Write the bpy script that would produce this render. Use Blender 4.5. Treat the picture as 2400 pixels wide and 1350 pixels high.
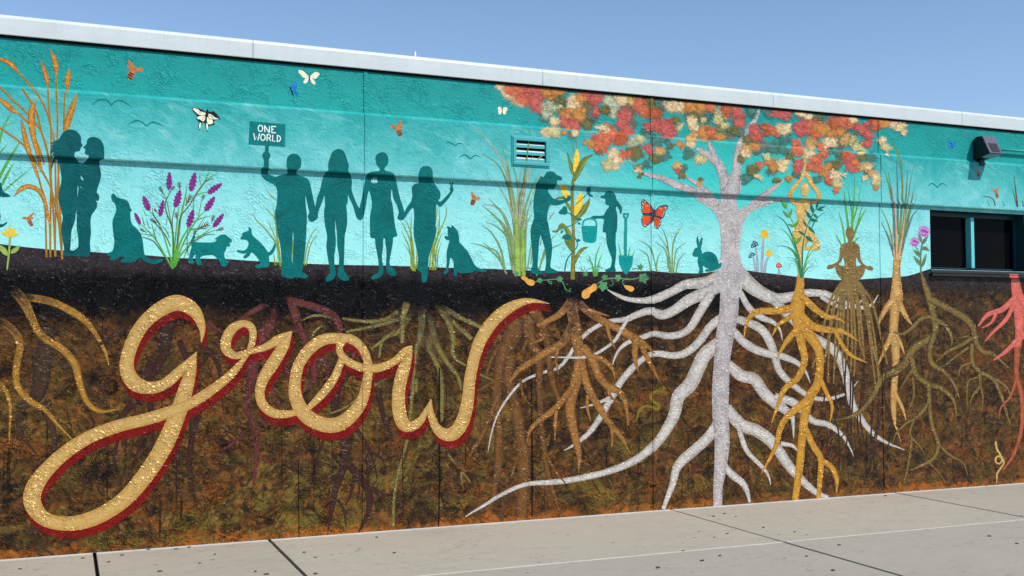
import bpy, bmesh, math, random
from mathutils import Vector, Matrix, noise as mnoise
from mathutils.geometry import tessellate_polygon

for o in list(bpy.data.objects):
    bpy.data.objects.remove(o)
scene = bpy.context.scene
COL = scene.collection

# ------------------------------------------------------------------ camera
CAM_F, CAM_YAW, CAM_PITCH, CAM_ROLL = 2519.26, 0.39516, 0.042624, -0.002623   # focal length for a 2400 wide frame
CAM_LOC = Vector((0.0, -8.8131, 1.6483))
_f = Vector((math.sin(CAM_YAW) * math.cos(CAM_PITCH), math.cos(CAM_YAW) * math.cos(CAM_PITCH), math.sin(CAM_PITCH)))
_r = Vector((math.cos(CAM_YAW), -math.sin(CAM_YAW), 0))
_u = _r.cross(_f)
CAM_R = _r * math.cos(CAM_ROLL) + _u * math.sin(CAM_ROLL)
CAM_U = _u * math.cos(CAM_ROLL) - _r * math.sin(CAM_ROLL)
CAM_D = _f
cam_data = bpy.data.cameras.new('camera')
cam = bpy.data.objects.new('camera', cam_data)
COL.objects.link(cam)
cam_data.sensor_width = 36
cam_data.lens = CAM_F / 2400 * 36
cam_data.clip_end = 3000
cam.matrix_world = Matrix(((CAM_R.x, CAM_U.x, -CAM_D.x, CAM_LOC.x), (CAM_R.y, CAM_U.y, -CAM_D.y, CAM_LOC.y),
                           (CAM_R.z, CAM_U.z, -CAM_D.z, CAM_LOC.z), (0, 0, 0, 1)))
scene.camera = cam

# ------------------------------------------------------------------ sky, sun, exposure
SUN_EL, SUN_AZ = math.radians(49), math.radians(30)          # azimuth from the wall's outward normal, towards +x
world = bpy.data.worlds.new('World')
scene.world = world
world.use_nodes = True
wn = world.node_tree
wn.nodes.clear()
sky = wn.nodes.new('ShaderNodeTexSky')
sky.sky_type = 'NISHITA'
sky.sun_disc = False
sky.sun_elevation = SUN_EL
sky.sun_rotation = math.pi - SUN_AZ
sky.altitude = 300
sky.air_density = 1.0
sky.dust_density = 0.0
sky.ozone_density = 3.0
bg = wn.nodes.new('ShaderNodeBackground')
bg.inputs['Strength'].default_value = 0.15
wo = wn.nodes.new('ShaderNodeOutputWorld')
wn.links.new(sky.outputs[0], bg.inputs[0])
wn.links.new(bg.outputs[0], wo.inputs[0])
sl = bpy.data.lights.new('sun', 'SUN')
sl.energy = 4.45
sl.angle = math.radians(0.5)
sl.color = (1.0, 0.955, 0.89)
so = bpy.data.objects.new('sun', sl)
COL.objects.link(so)
sdir = Vector((math.sin(SUN_AZ) * math.cos(SUN_EL), -math.cos(SUN_AZ) * math.cos(SUN_EL), math.sin(SUN_EL)))
so.rotation_euler = sdir.to_track_quat('Z', 'Y').to_euler()
so.location = (6, -12, 14)
scene.view_settings.view_transform = 'Standard'
scene.view_settings.look = 'None'
scene.view_settings.exposure = 0.02
scene.view_settings.gamma = 1.0
scene.view_settings.use_curve_mapping = False
scene.cycles.transparent_max_bounces = 24

# ------------------------------------------------------------------ node helpers
def lin(c):
    c = c / 255.0
    return c / 12.92 if c <= 0.04045 else ((c + 0.055) / 1.055) ** 2.4
def rgb(t, k=1.0):
    return (min(lin(t[0]) * k, .9), min(lin(t[1]) * k, .9), min(lin(t[2]) * k, .9), 1)

class NT:
    def __init__(s, tree):
        s.t = tree
        s.n = tree.nodes
        s.l = tree.links
    def new(s, kind, **kw):
        nd = s.n.new(kind)
        for k, v in kw.items():
            setattr(nd, k, v)
        return nd
    def put(s, sock, v):
        if hasattr(v, 'is_linked') or hasattr(v, 'links'):
            s.l.new(v, sock)
        else:
            sock.default_value = v
    def math(s, op, a, b=0.0, c=0.0, clamp=False):
        nd = s.new('ShaderNodeMath', operation=op, use_clamp=clamp)
        s.put(nd.inputs[0], a); s.put(nd.inputs[1], b); s.put(nd.inputs[2], c)
        return nd.outputs[0]
    def mix(s, fac, a, b, blend='MIX'):
        nd = s.new('ShaderNodeMix', data_type='RGBA', blend_type=blend)
        s.put(nd.inputs[0], fac); s.put(nd.inputs[6], a); s.put(nd.inputs[7], b)
        return nd.outputs[2]
    def noise(s, vec, scale, detail=3.0, rough=0.55, dist=0.0):
        nd = s.new('ShaderNodeTexNoise')
        s.l.new(vec, nd.inputs['Vector'])
        nd.inputs['Scale'].default_value = scale
        nd.inputs['Detail'].default_value = detail
        nd.inputs['Roughness'].default_value = rough
        nd.inputs['Distortion'].default_value = dist
        return nd.outputs[0]
    def ramp(s, fac, stops, interp='LINEAR'):
        nd = s.new('ShaderNodeValToRGB')
        nd.color_ramp.interpolation = interp
        e = nd.color_ramp.elements
        while len(e) > 1:
            e.remove(e[-1])
        e[0].position, e[0].color = stops[0]
        for p, c in stops[1:]:
            k = e.new(p)
            k.color = c
        s.put(nd.inputs[0], fac)
        return nd.outputs[0]
    def rng(s, v, a, b, lo=0.0, hi=1.0, smooth=False):
        nd = s.new('ShaderNodeMapRange', interpolation_type='SMOOTHSTEP' if smooth else 'LINEAR')
        s.put(nd.inputs[0], v)
        nd.inputs[1].default_value = a; nd.inputs[2].default_value = b
        nd.inputs[3].default_value = lo; nd.inputs[4].default_value = hi
        return nd.outputs[0]
    def pos(s, scale=None):
        g = s.new('ShaderNodeNewGeometry').outputs['Position']
        if scale is None:
            return g
        m = s.new('ShaderNodeMapping')
        s.l.new(g, m.inputs['Vector'])
        m.inputs['Scale'].default_value = scale
        return m.outputs[0]
    def rot(s, ang, scale):
        g = s.new('ShaderNodeNewGeometry').outputs['Position']
        m = s.new('ShaderNodeMapping', vector_type='TEXTURE')
        s.l.new(g, m.inputs['Vector'])
        m.inputs['Rotation'].default_value = (0, ang, 0)
        m.inputs['Scale'].default_value = tuple(1.0 / q for q in scale)
        return m.outputs[0]
    def sep(s, v):
        nd = s.new('ShaderNodeSeparateXYZ')
        s.l.new(v, nd.inputs[0])
        return nd.outputs

# skip-trowel stucco relief, shared by the wall and every coat of paint on it
stucco = bpy.data.node_groups.new('stucco_relief', 'ShaderNodeTree')
stucco.interface.new_socket('Strength', in_out='INPUT', socket_type='NodeSocketFloat')
stucco.interface.new_socket('Normal', in_out='OUTPUT', socket_type='NodeSocketVector')
stucco.interface.new_socket('Height', in_out='OUTPUT', socket_type='NodeSocketFloat')
def _stucco():
    k = NT(stucco)
    gi = k.new('NodeGroupInput'); go = k.new('NodeGroupOutput')
    p = k.pos((1, 0.2, 1))
    z = k.sep(k.pos())[2]
    def ridges(sc, w, dist):
        q = k.math('ABSOLUTE', k.math('SUBTRACT', k.noise(p, sc, 2, 0.55, dist), 0.5))
        return k.rng(q, 0.0, w, 1, 0, True)
    mask = k.rng(k.noise(p, 4.2, 3, 0.6, 0.5), 0.46, 0.62, 0, 1, True)
    mask2 = k.rng(k.noise(p, 7.0, 2), 0.5, 0.62, 0, 1, True)
    ridge = k.math('MULTIPLY', ridges(11, 0.07, 1.6), mask)
    ridge = k.math('ADD', ridge, k.math('MULTIPLY', ridges(23, 0.10, 1.2), k.math('MULTIPLY', mask2, 0.75)))
    mid = k.noise(p, 30, 4, 0.62, 0.8)
    inbelt = k.math('MULTIPLY', k.rng(z, 3.0, 3.02), k.rng(z, 3.51, 3.49))
    coarse = k.math('MULTIPLY', k.math('MULTIPLY', ridge, k.rng(z, 2.0, 2.4, 0.9, 0.5)), k.math('SUBTRACT', 1.0, k.math('MULTIPLY', inbelt, 0.85)))
    h = k.math('ADD', coarse, k.math('MULTIPLY', mid, k.math('ADD', 0.42, k.math('MULTIPLY', inbelt, 0.4))))
    b = k.new('ShaderNodeBump')
    b.inputs['Distance'].default_value = 0.014
    k.l.new(gi.outputs['Strength'], b.inputs['Strength'])
    k.l.new(h, b.inputs['Height'])
    k.l.new(b.outputs[0], go.inputs['Normal'])
    k.l.new(h, go.inputs['Height'])
_stucco()

def new_mat(name):
    m = bpy.data.materials.new(name)
    m.use_nodes = True
    k = NT(m.node_tree)
    k.n.clear()
    out = k.new('ShaderNodeOutputMaterial')
    b = k.new('ShaderNodeBsdfPrincipled')
    k.l.new(b.outputs[0], out.inputs[0])
    return m, k, b, out

def add_stucco(k, b, strength=0.55):
    g = k.new('ShaderNodeGroup')
    g.node_tree = stucco
    g.inputs[0].default_value = strength
    k.l.new(g.outputs['Normal'], b.inputs['Normal'])
    return g.outputs['Height']

PM = {}
def paint(name, c, edge=None, start=None, var=0.16, rough=0.6, speck=None, cover=False, metal=0.0, vscale=14, bump=0.55, spec=0.12, mix2=None):
    """flat wall paint; edge / start are the second colours the brush left along the rim / at the root of a stroke"""
    if name in PM:
        return PM[name]
    m, k, b, out = new_mat(name)
    p = k.pos((1, 0.2, 1))
    v = k.noise(p, vscale, 5, 0.65, 0.6)
    v2 = k.noise(p, vscale * 6, 3, 0.7)
    base = rgb(c)
    col = base
    if start:
        at = k.new('ShaderNodeAttribute', attribute_name='along').outputs['Fac']
        at = k.math('ADD', at, k.math('MULTIPLY', k.math('SUBTRACT', v, 0.5), 0.5))
        col = k.mix(k.rng(at, 0.02, 0.4, 0, 1, True), rgb(start), base)
    if edge:
        ac = k.new('ShaderNodeAttribute', attribute_name='across').outputs['Fac']
        ac = k.math('ADD', ac, k.math('MULTIPLY', k.math('SUBTRACT', v2, 0.5), 0.5))
        col = k.mix(k.rng(ac, 0.3, 0.95, 0, 1, True), col, rgb(edge))
    if mix2:
        col = k.mix(k.rng(k.noise(p, 30, 4, 0.75, 1.0), 0.47, 0.66, 0, 0.8), col, rgb(mix2))
    lo = k.mix(1.0, col, (1 - var * 2.2,) * 3 + (1,), 'MULTIPLY')
    hi = k.mix(1.0, col, (1 + var * 1.6,) * 3 + (1,), 'MULTIPLY')
    mixv = k.math('ADD', k.math('MULTIPLY', v, 0.7), k.math('MULTIPLY', v2, 0.3))
    col = k.mix(k.rng(mixv, 0.3, 0.7), lo, hi)
    h = add_stucco(k, b, bump)
    if speck:
        s = k.noise(k.pos((0.8, 0.2, 1.7)), 34, 3, 0.65, 2.2)
        col = k.mix(k.rng(s, speck[1] - 0.02, speck[1] + 0.1, 0, 0.75), col, rgb(speck[0]))
    k.put(b.inputs['Base Color'], col)
    b.inputs['Roughness'].default_value = rough
    b.inputs['Metallic'].default_value = metal
    b.inputs['Specular IOR Level'].default_value = spec
    if cover:
        cv = k.new('ShaderNodeAttribute', attribute_name='cover').outputs['Fac']
        n = k.noise(p, 46, 5, 0.8, 0.6)
        s = k.math('ADD', cv, k.math('MULTIPLY', k.math('SUBTRACT', n, 0.5), 2.2))
        al = k.rng(s, -0.05, 0.95, 0, 1, True)
        tr = k.new('ShaderNodeBsdfTransparent')
        mx = k.new('ShaderNodeMixShader')
        k.l.new(al, mx.inputs[0]); k.l.new(tr.outputs[0], mx.inputs[1]); k.l.new(b.outputs[0], mx.inputs[2])
        k.l.new(mx.outputs[0], out.inputs[0])
    PM[name] = m
    return m

# ------------------------------------------------------------------ wall geometry: photo pixel -> point on the wall plane
def unproject(px, py, yplane):
    d = CAM_D + CAM_R * ((px - 1200) / CAM_F) + CAM_U * ((675 - py) / CAM_F)
    t = (yplane - CAM_LOC.y) / d.y
    return CAM_LOC + d * t
def ground_point(px, py):
    d = CAM_D + CAM_R * ((px - 1200) / CAM_F) + CAM_U * ((675 - py) / CAM_F)
    return CAM_LOC + d * (-CAM_LOC.z / d.z)

BELT = 0.036
ZP = [(2.990, 0.0), (2.994, -0.031), (3.003, -BELT), (3.496, -BELT), (3.522, 0.0)]
JOINTS = (2.337, 5.114, 7.82)
def _jprof(j, d):
    if j < 2:
        pts = [(-0.019, 0), (-0.017, -0.007), (0.012, -0.007), (0.021, 0)]
    else:
        pts = [(-0.006, 0), (-0.005, 0.012), (0.003, 0.012), (0.004, 0)]
    if d <= pts[0][0] or d >= pts[-1][0]:
        return 0.0
    for (a, ya), (b, yb) in zip(pts, pts[1:]):
        if a <= d <= b:
            return ya + (yb - ya) * (d - a) / (b - a)
    return 0.0
JB = [(-0.019, -0.017, 0.012, 0.021), (-0.019, -0.017, 0.012, 0.021), (-0.006, -0.005, 0.003, 0.004)]
XB = [JOINTS[j] + d for j in range(3) for d in JB[j]]
ZB = [z for z, _ in ZP]
def relief(x, z):
    y = 0.0
    if ZP[0][0] < z < ZP[-1][0]:
        for (a, ya), (b, yb) in zip(ZP, ZP[1:]):
            if a <= z <= b:
                y = ya + (yb - ya) * (z - a) / (b - a)
                break
    for j, xj in enumerate(JOINTS):
        if abs(x - xj) < 0.03:
            y += _jprof(j, x - xj)
    return y
def wall_xz(px, py):
    q = unproject(px, py, 0)
    if 2.997 < q.z < 3.522:
        q = unproject(px, py, -BELT)
    return q.x, q.z

# ------------------------------------------------------------------ drawing: closed outlines and brush strokes, in zoomed photo pixels
REG = dict(A=(0, 300, 3.375), B=(300, 350, 3.857), C=(550, 250, 3), D=(1050, 250, 3), E=(1150, 170, 3.857), F=(1600, 220, 4),
           G=(1700, 400, 4.5), H=(2050, 250, 3), I=(0, 650, 2.0455), J=(600, 650, 2.077), K=(1050, 620, 2.25), L=(1550, 600, 2.25),
           M=(1950, 600, 2.25), N=(1590, 540, 9), Q=(1640, 420, 11.25), T=(0, 0, 3.375), S=(560, 270, 15), U=(840, 380, 19.29),
           V=(660, 150, 15), W=(1480, 440, 13.5), P=(0, 0, 1), R=(1860, 600, 4.5))
def parse(s):
    return [tuple(float(v) for v in t.split(',')) for t in s.split()]
def topx(R, pts):
    x0, y0, s = REG[R]
    return [(x0 + p[0] / s, y0 + p[1] / s) + tuple(w / s for w in p[2:3]) for p in pts]
def crom(pts, closed, sub):
    n = len(pts); out = []
    rngi = range(n) if closed else range(n - 1)
    for i in rngi:
        if closed:
            a, b, c, d = pts[i - 1], pts[i], pts[(i + 1) % n], pts[(i + 2) % n]
        else:
            a, b, c, d = pts[max(i - 1, 0)], pts[i], pts[i + 1], pts[min(i + 2, n - 1)]
        for k in range(sub):
            t = k / sub
            out.append(tuple(0.5 * (2 * q1 + (q2 - q0) * t + (2 * q0 - 5 * q1 + 4 * q2 - q3) * t * t + (3 * q1 - q0 - 3 * q2 + q3) * t ** 3)
                             for q0, q1, q2, q3 in zip(a, b, c, d)))
    if not closed:
        out.append(tuple(pts[-1]))
    return out

def poly(R, s, holes=(), sub=3, off=(0, 0)):
    """closed outline; sub=1 keeps it straight"""
    loops = []
    for q in (s,) + tuple(holes):
        pts = topx(R, parse(q) if isinstance(q, str) else q)
        if sub > 1:
            pts = crom(pts, True, sub)
        loops.append([(p[0] + off[0], p[1] + off[1]) for p in pts])
    flat = [p for l in loops for p in l]
    tris = tessellate_polygon([[Vector((p[0], -p[1], 0)) for p in l] for l in loops])
    return dict(v=flat, f=[tuple(t) for t in tris], along=None)

def stroke(R, s, w=None, sub=5, off=(0, 0), grow=0.0, taper=False, jit=0.0, rnd=None, fade=0.0):
    """brush stroke of changing width along a smooth centre line"""
    pts = parse(s) if isinstance(s, str) else s
    if w is not None:
        n = len(pts)
        pts = [(p[0], p[1], w * (max(0.12, 1 - (i / (n - 1)) ** 1.6) if taper else 1)) for i, p in enumerate(pts)]
    pts = crom(topx(R, pts), False, sub)
    v, f, al, ac = [], [], [], []
    n = len(pts)
    for i, p in enumerate(pts):
        a = pts[max(i - 1, 0)]; b = pts[min(i + 1, n - 1)]
        dx, dy = b[0] - a[0], b[1] - a[1]
        L = math.hypot(dx, dy) or 1
        nx, ny = -dy / L, dx / L
        h = max(p[2], 0.25) / 2 + grow
        if jit and rnd:
            h *= 1 + rnd.uniform(-jit, jit)
        for sgn in (-1, 0, 1):
            v.append((p[0] + nx * h * sgn + off[0], p[1] + ny * h * sgn + off[1]))
            al.append(i / (n - 1)); ac.append(abs(sgn))
        if i:
            o = 3 * i
            f += [(o - 3, o - 2, o + 1, o), (o - 2, o - 1, o + 2, o + 1)]
    return dict(v=v, f=f, along=al, across=ac, run=True, cover=[1.6 if not fade else min(1.6, -0.5 + 2.1 * a / fade - 0.25 * c) for a, c in zip(al, ac)])

def ell(R, cx, cy, rx, ry, ang=0.0, n=14):
    a = math.radians(ang)
    pts = [(cx + rx * math.cos(t) * math.cos(a) - ry * math.sin(t) * math.sin(a), cy + rx * math.cos(t) * math.sin(a) + ry * math.sin(t) * math.cos(a))
           for t in (2 * math.pi * i / n for i in range(n))]
    return poly(R, pts, sub=1)

def leaf(R, x0, y0, x1, y1, w):
    mx, my = (x0 + x1) / 2, (y0 + y1) / 2
    L = math.hypot(x1 - x0, y1 - y0) or 1
    nx, ny = -(y1 - y0) / L * w / 2, (x1 - x0) / L * w / 2
    return poly(R, [(x0, y0), (mx + nx - (x1 - x0) * .12, my + ny - (y1 - y0) * .12), (x1 - (x1 - x0) * .12 + nx * .35, y1 - (y1 - y0) * .12 + ny * .35), (x1, y1),
                    (x1 - (x1 - x0) * .12 - nx * .35, y1 - (y1 - y0) * .12 - ny * .35), (mx - nx - (x1 - x0) * .12, my - ny - (y1 - y0) * .12)], sub=3)

def ring(R, cx, cy, rx, ry, w, a0=0, a1=360, n=18):
    return stroke(R, [(cx + rx * math.cos(math.radians(a0 + (a1 - a0) * i / n)), cy + ry * math.sin(math.radians(a0 + (a1 - a0) * i / n)), w) for i in range(n + 1)], sub=1)

def dab(R, cx, cy, r, rnd):
    """one loaded-brush dab with a ragged rim"""
    n = 26
    sq = rnd.uniform(0.55, 0.95); rot = rnd.uniform(-0.7, 0.9); sx, sy = rnd.uniform(0, 99), rnd.uniform(0, 99)
    v = [(cx, cy)]; cov = [1.1]
    for k, (fr, cv) in enumerate(((0.45, 1.0), (0.8, 0.62), (1.15, 0.2), (1.65, -0.6))):
        for i in range(n):
            t = 2 * math.pi * i / n
            rr = r * 1.16 * fr * (1 + 0.5 * mnoise.noise((sx + 0.9 * math.cos(t), sy + 0.9 * math.sin(t), 0.0)) + 0.22 * rnd.uniform(-1, 1) * (k > 1))
            x, y = rr * math.cos(t), rr * sq * math.sin(t)
            v.append((cx + x * math.cos(rot) - y * math.sin(rot), cy + x * math.sin(rot) + y * math.cos(rot))); cov.append(cv)
    f = [(0, 1 + i, 1 + (i + 1) % n) for i in range(n)]
    for k in range(3):
        for i in range(n):
            a = 1 + k * n + i; b = 1 + k * n + (i + 1) % n
            f.append((a, a + n, b + n, b))
    return dict(v=topx(R, v), f=f, along=None, cover=cov)

MICRO = 3e-5
def sheet(name, pieces, mat, layer, parent, label=None, micro0=0, step=1.0):
    """coat of paint: the pieces pressed onto the wall's relief, layer tells what was painted over what"""
    bm = bmesh.new()
    L = {n: bm.verts.layers.float.new(n) for n in ('along', 'across', 'cover', 'lift')}
    for i, pc in enumerate(pieces):
        vs = []
        n = len(pc['v'])
        for j, p in enumerate(pc['v']):
            x, z = wall_xz(p[0], p[1])
            w = bm.verts.new((x, 0, z))
            w[L['lift']] = (i * step + micro0) * MICRO + (MICRO * 0.9 * j / n if pc.get('run') else 0)
            if pc.get('along'): w[L['along']] = pc['along'][j]
            if pc.get('across'): w[L['across']] = pc['across'][j]
            if pc.get('cover'): w[L['cover']] = pc['cover'][j]
            vs.append(w)
        for f in pc['f']:
            try:
                bm.faces.new([vs[q] for q in f])
            except ValueError:
                pass
    xs = [v.co.x for v in bm.verts]; zs = [v.co.z for v in bm.verts]
    for zb in ZB:
        if min(zs) < zb < max(zs):
            bmesh.ops.bisect_plane(bm, geom=bm.verts[:] + bm.edges[:] + bm.faces[:], dist=1e-6, plane_co=(0, 0, zb), plane_no=(0, 0, 1))
    for xb in XB:
        if min(xs) < xb < max(xs):
            bmesh.ops.bisect_plane(bm, geom=bm.verts[:] + bm.edges[:] + bm.faces[:], dist=1e-6, plane_co=(xb, 0, 0), plane_no=(1, 0, 0))
    lay = layer * 0.00022
    for v in bm.verts:
        v.co.y = relief(v.co.x, v.co.z) - lay - v[L['lift']] - 0.0002
    bm.normal_update()
    for f in bm.faces:
        if f.normal.y > 0:
            f.normal_flip()
    me = bpy.data.meshes.new(name)
    bm.to_mesh(me); bm.free()
    me.materials.append(mat)
    o = bpy.data.objects.new(name, me)
    COL.objects.link(o)
    o.parent = parent
    if label: o['label'] = label
    return o

def empty(name, parent=None, loc=(0, 0, 0), label=None):
    o = bpy.data.objects.new(name, None)
    COL.objects.link(o)
    o.location = loc
    o.parent = parent
    if label: o['label'] = label
    return o
def thing(name, label, cat, loc=(0, 0, 0), group=None):
    o = empty(name, None, loc, label)
    o['category'] = cat
    if group: o['group'] = group
    return o

def mesh_obj(name, verts, faces, mat, parent=None, bevel=0.0, smooth=False, seg=2):
    me = bpy.data.meshes.new(name)
    bm = bmesh.new()
    vs = [bm.verts.new(v) for v in verts]
    for f in faces:
        try: bm.faces.new([vs[i] for i in f])
        except ValueError: pass
    bmesh.ops.recalc_face_normals(bm, faces=bm.faces[:])
    if bevel:
        bmesh.ops.bevel(bm, geom=bm.edges[:], offset=bevel, segments=seg, affect='EDGES', profile=0.5)
    if smooth:
        for f in bm.faces: f.smooth = True
    bm.to_mesh(me); bm.free()
    me.materials.append(mat)
    o = bpy.data.objects.new(name, me)
    COL.objects.link(o)
    o.parent = parent
    return o
BOXF = [(0, 1, 3, 2), (4, 6, 7, 5), (0, 4, 5, 1), (2, 3, 7, 6), (0, 2, 6, 4), (1, 5, 7, 3)]
def box(name, a, b, mat, parent=None, bevel=0.0):
    return mesh_obj(name, [(x, y, z) for x in (a[0], b[0]) for y in (a[1], b[1]) for z in (a[2], b[2])], BOXF, mat, parent, bevel)
def extrude_profile(name, prof, x0, x1, mat, parent=None, bevel=0.0, closed=True):
    n = len(prof)
    v = [(x0, y, z) for y, z in prof] + [(x1, y, z) for y, z in prof]
    f = [(i, (i + 1) % n, n + (i + 1) % n, n + i) for i in range(n if closed else n - 1)]
    if closed:
        f += [tuple(range(n)), tuple(range(2 * n - 1, n - 1, -1))]
    return mesh_obj(name, v, f, mat, parent, bevel)
def tube(name, pts, r, mat, parent=None, n=10):
    pts = [Vector(p) for p in pts]
    v, f = [], []
    for i, p in enumerate(pts):
        d = (pts[min(i + 1, len(pts) - 1)] - pts[max(i - 1, 0)]).normalized()
        a = d.cross(Vector((0, 0, 1)))
        if a.length < 0.1: a = d.cross(Vector((0, 1, 0)))
        a.normalize(); b = d.cross(a)
        for j in range(n):
            t = 2 * math.pi * j / n
            v.append(p + a * r * math.cos(t) + b * r * math.sin(t))
        if i:
            o = n * (i - 1)
            f += [(o + j, o + (j + 1) % n, o + n + (j + 1) % n, o + n + j) for j in range(n)]
    f += [tuple(range(n)), tuple(range(len(v) - n, len(v)))]
    return mesh_obj(name, v, f, mat, parent, smooth=True)

# ------------------------------------------------------------------ materials of the setting
def mat_sky_paint():
    m, k, b, out = new_mat('teal_sky_paint')
    p = k.pos((1, 0.2, 1)); s = k.sep(k.pos())
    big = k.noise(p, 0.9, 4, 0.6, 0.4); med = k.noise(p, 4.5, 5, 0.65, 0.8); fin = k.noise(p, 38, 4, 0.75)
    z = k.math('ADD', s[2], k.math('MULTIPLY', k.math('SUBTRACT', big, 0.5), 0.55))
    z = k.math('ADD', z, k.math('MULTIPLY', k.math('SUBTRACT', med, 0.5), 0.62))
    z = k.math('ADD', z, k.math('MULTIPLY', k.math('SUBTRACT', fin, 0.5), 0.22))
    col = k.ramp(k.rng(z, 2.0, 4.0), [(0.0, rgb((164, 234, 228))), (0.22, rgb((150, 226, 221))), (0.42, rgb((134, 214, 212))), (0.54, rgb((104, 196, 195))),
                                      (0.66, rgb((66, 176, 174))), (0.76, rgb((32, 160, 157))), (0.86, rgb((6, 144, 140))), (1.0, rgb((0, 134, 130)))])
    br = k.noise(k.rot(0.5, (3.0, 0.2, 9.0)), 1.0, 4, 0.65, 1.0)
    col = k.mix(k.rng(br, 0.52, 0.72, 0, 0.3), col, rgb((176, 234, 230)))
    # greener, more saturated wash brushed round the tree
    dx = k.math('DIVIDE', k.math('SUBTRACT', s[0], 6.05), 1.75); dz = k.math('DIVIDE', k.math('SUBTRACT', s[2], 3.22), 0.62)
    d = k.math('SQRT', k.math('ADD', k.math('MULTIPLY', dx, dx), k.math('MULTIPLY', dz, dz)))
    d = k.math('ADD', d, k.math('MULTIPLY', k.math('SUBTRACT', med, 0.5), 0.9))
    wash = k.ramp(k.rng(z, 2.4, 3.9), [(0.0, rgb((112, 218, 208))), (0.45, rgb((50, 196, 186))), (1.0, rgb((0, 144, 138)))])
    col = k.mix(k.rng(d, 0.45, 1.15, 0.9, 0, True), col, wash)
    # the panel above the ledge is a plain darker teal
    top = k.mix(k.rng(med, 0.35, 0.65), rgb((0, 134, 130)), rgb((6, 150, 144)))
    top = k.mix(k.rng(z, 3.5, 3.85), rgb((18, 158, 152)), top)
    col = k.mix(k.rng(s[2], 3.515, 3.53), col, top)
    col = k.mix(k.rng(fin, 0.25, 0.75), k.mix(1.0, col, (0.84, 0.86, 0.87, 1), 'MULTIPLY'), k.mix(1.0, col, (1.1, 1.07, 1.06, 1), 'MULTIPLY'))
    k.put(b.inputs['Base Color'], col)
    b.inputs['Roughness'].default_value = 0.6
    b.inputs['Specular IOR Level'].default_value = 0.25
    add_stucco(k, b, 0.62)
    return m
def mat_soil():
    m, k, b, out = new_mat('soil_paint')
    s = k.sep(k.pos())
    pw = k.pos((1.0, 0.2, 1.15)); ph = k.pos((0.85, 0.2, 1.5)); pv = k.pos((9, 0.2, 0.55))
    n1 = k.noise(ph, 2.2, 8, 0.72, 1.6); n2 = k.noise(pw, 5.0, 8, 0.75, 2.0); n3 = k.noise(pw, 1.5, 5, 0.6, 0.8); n4 = k.noise(pw, 26, 5, 0.75, 1.2)
    z = k.math('ADD', s[2], k.math('MULTIPLY', k.math('SUBTRACT', n1, 0.5), 0.5))
    b1 = k.noise(k.rot(0.75, (4.5, 0.2, 12.0)), 1.0, 6, 0.75, 2.4); b2 = k.noise(k.rot(-1.0, (5.0, 0.2, 13.0)), 1.0, 6, 0.75, 2.4)
    bsel = k.rng(k.noise(pw, 1.2, 2), 0.45, 0.55)
    bmix = k.new('ShaderNodeMix', data_type='FLOAT'); k.l.new(bsel, bmix.inputs[0]); k.l.new(b1, bmix.inputs[2]); k.l.new(b2, bmix.inputs[3])
    br = bmix.outputs[0]
    bo = k.math('MULTIPLY', k.math('SUBTRACT', br, 0.5), 0.38)
    def patch(sc, sx, sz, lo, hi, off):
        m = k.new('ShaderNodeMapping'); k.l.new(k.pos(), m.inputs['Vector'])
        m.inputs['Scale'].default_value = (sx, 0.2, sz); m.inputs['Location'].default_value = (off, 0, off * 0.7)
        q = k.math('ADD', k.noise(m.outputs[0], sc, 5, 0.68, 1.4), bo)
        return k.rng(q, lo, hi)
    under = k.mix(k.rng(k.math('ADD', n2, bo), 0.38, 0.64), rgb((46, 32, 19)), rgb((112, 78, 38)))
    under = k.mix(k.math('MULTIPLY', patch(2.0, 1.0, 1.3, 0.5, 0.62, 7.3), k.rng(z, 1.9, 1.2, 0.15, 0.8)), under, k.mix(k.rng(n4, 0.35, 0.7), rgb((88, 46, 20)), rgb((164, 94, 36))))
    under = k.mix(k.math('MULTIPLY', patch(1.5, 1.0, 1.5, 0.49, 0.6, 3.1), k.math('MULTIPLY', k.rng(s[2], 1.75, 0.6), k.rng(s[0], 8.0, 3.0, 0.4, 0.95))), under, k.mix(k.rng(br, 0.4, 0.62), rgb((84, 68, 28)), rgb((140, 118, 50))))
    under = k.mix(k.math('MULTIPLY', patch(1.7, 1.0, 1.4, 0.53, 0.66, 12.7), 0.8), under, k.mix(k.rng(n4, 0.35, 0.7), rgb((22, 18, 16)), rgb((48, 36, 26))))
    under = k.mix(k.math('MULTIPLY', patch(6.0, 1.0, 1.2, 0.56, 0.63, 21.0), 0.7), under, rgb((150, 98, 44)))
    under = k.mix(k.math('MULTIPLY', patch(5.0, 1.0, 1.2, 0.57, 0.64, 33.0), 0.85), under, rgb((24, 20, 20)))
    dn = k.noise(k.pos((1, 0.2, 0.03)), 26, 2, 0.5)
    drip = k.math('MULTIPLY', k.rng(dn, 0.64, 0.68, 0, 0.8), k.rng(k.noise(pw, 2.2, 3), 0.42, 0.55))
    under = k.mix(k.math('MULTIPLY', drip, k.rng(s[2], 1.7, 1.1)), under, rgb((20, 14, 11)))
    n5 = k.noise(pw, 60, 4, 0.8, 0.6)
    under = k.mix(1.0, under, k.ramp(n5, [(0.3, (0.46, 0.46, 0.45, 1)), (0.5, (0.78, 0.77, 0.76, 1)), (0.7, (0.95, 0.94, 0.92, 1))]), 'MULTIPLY')
    # black humus under the turf line, a greyer crust along its very top
    hum = k.mix(k.rng(n4, 0.3, 0.75), rgb((3, 3, 4)), rgb((10, 9, 10)))
    crust = k.mix(k.rng(n4, 0.3, 0.7), rgb((34, 28, 31)), rgb((64, 54, 57)))
    zz = k.math('ADD', z, k.rng(s[0], 5.5, 7.2, 0.0, -0.32))
    col = k.mix(k.rng(zz, 1.62, 1.9, 0, 1, True), under, hum)
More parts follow.
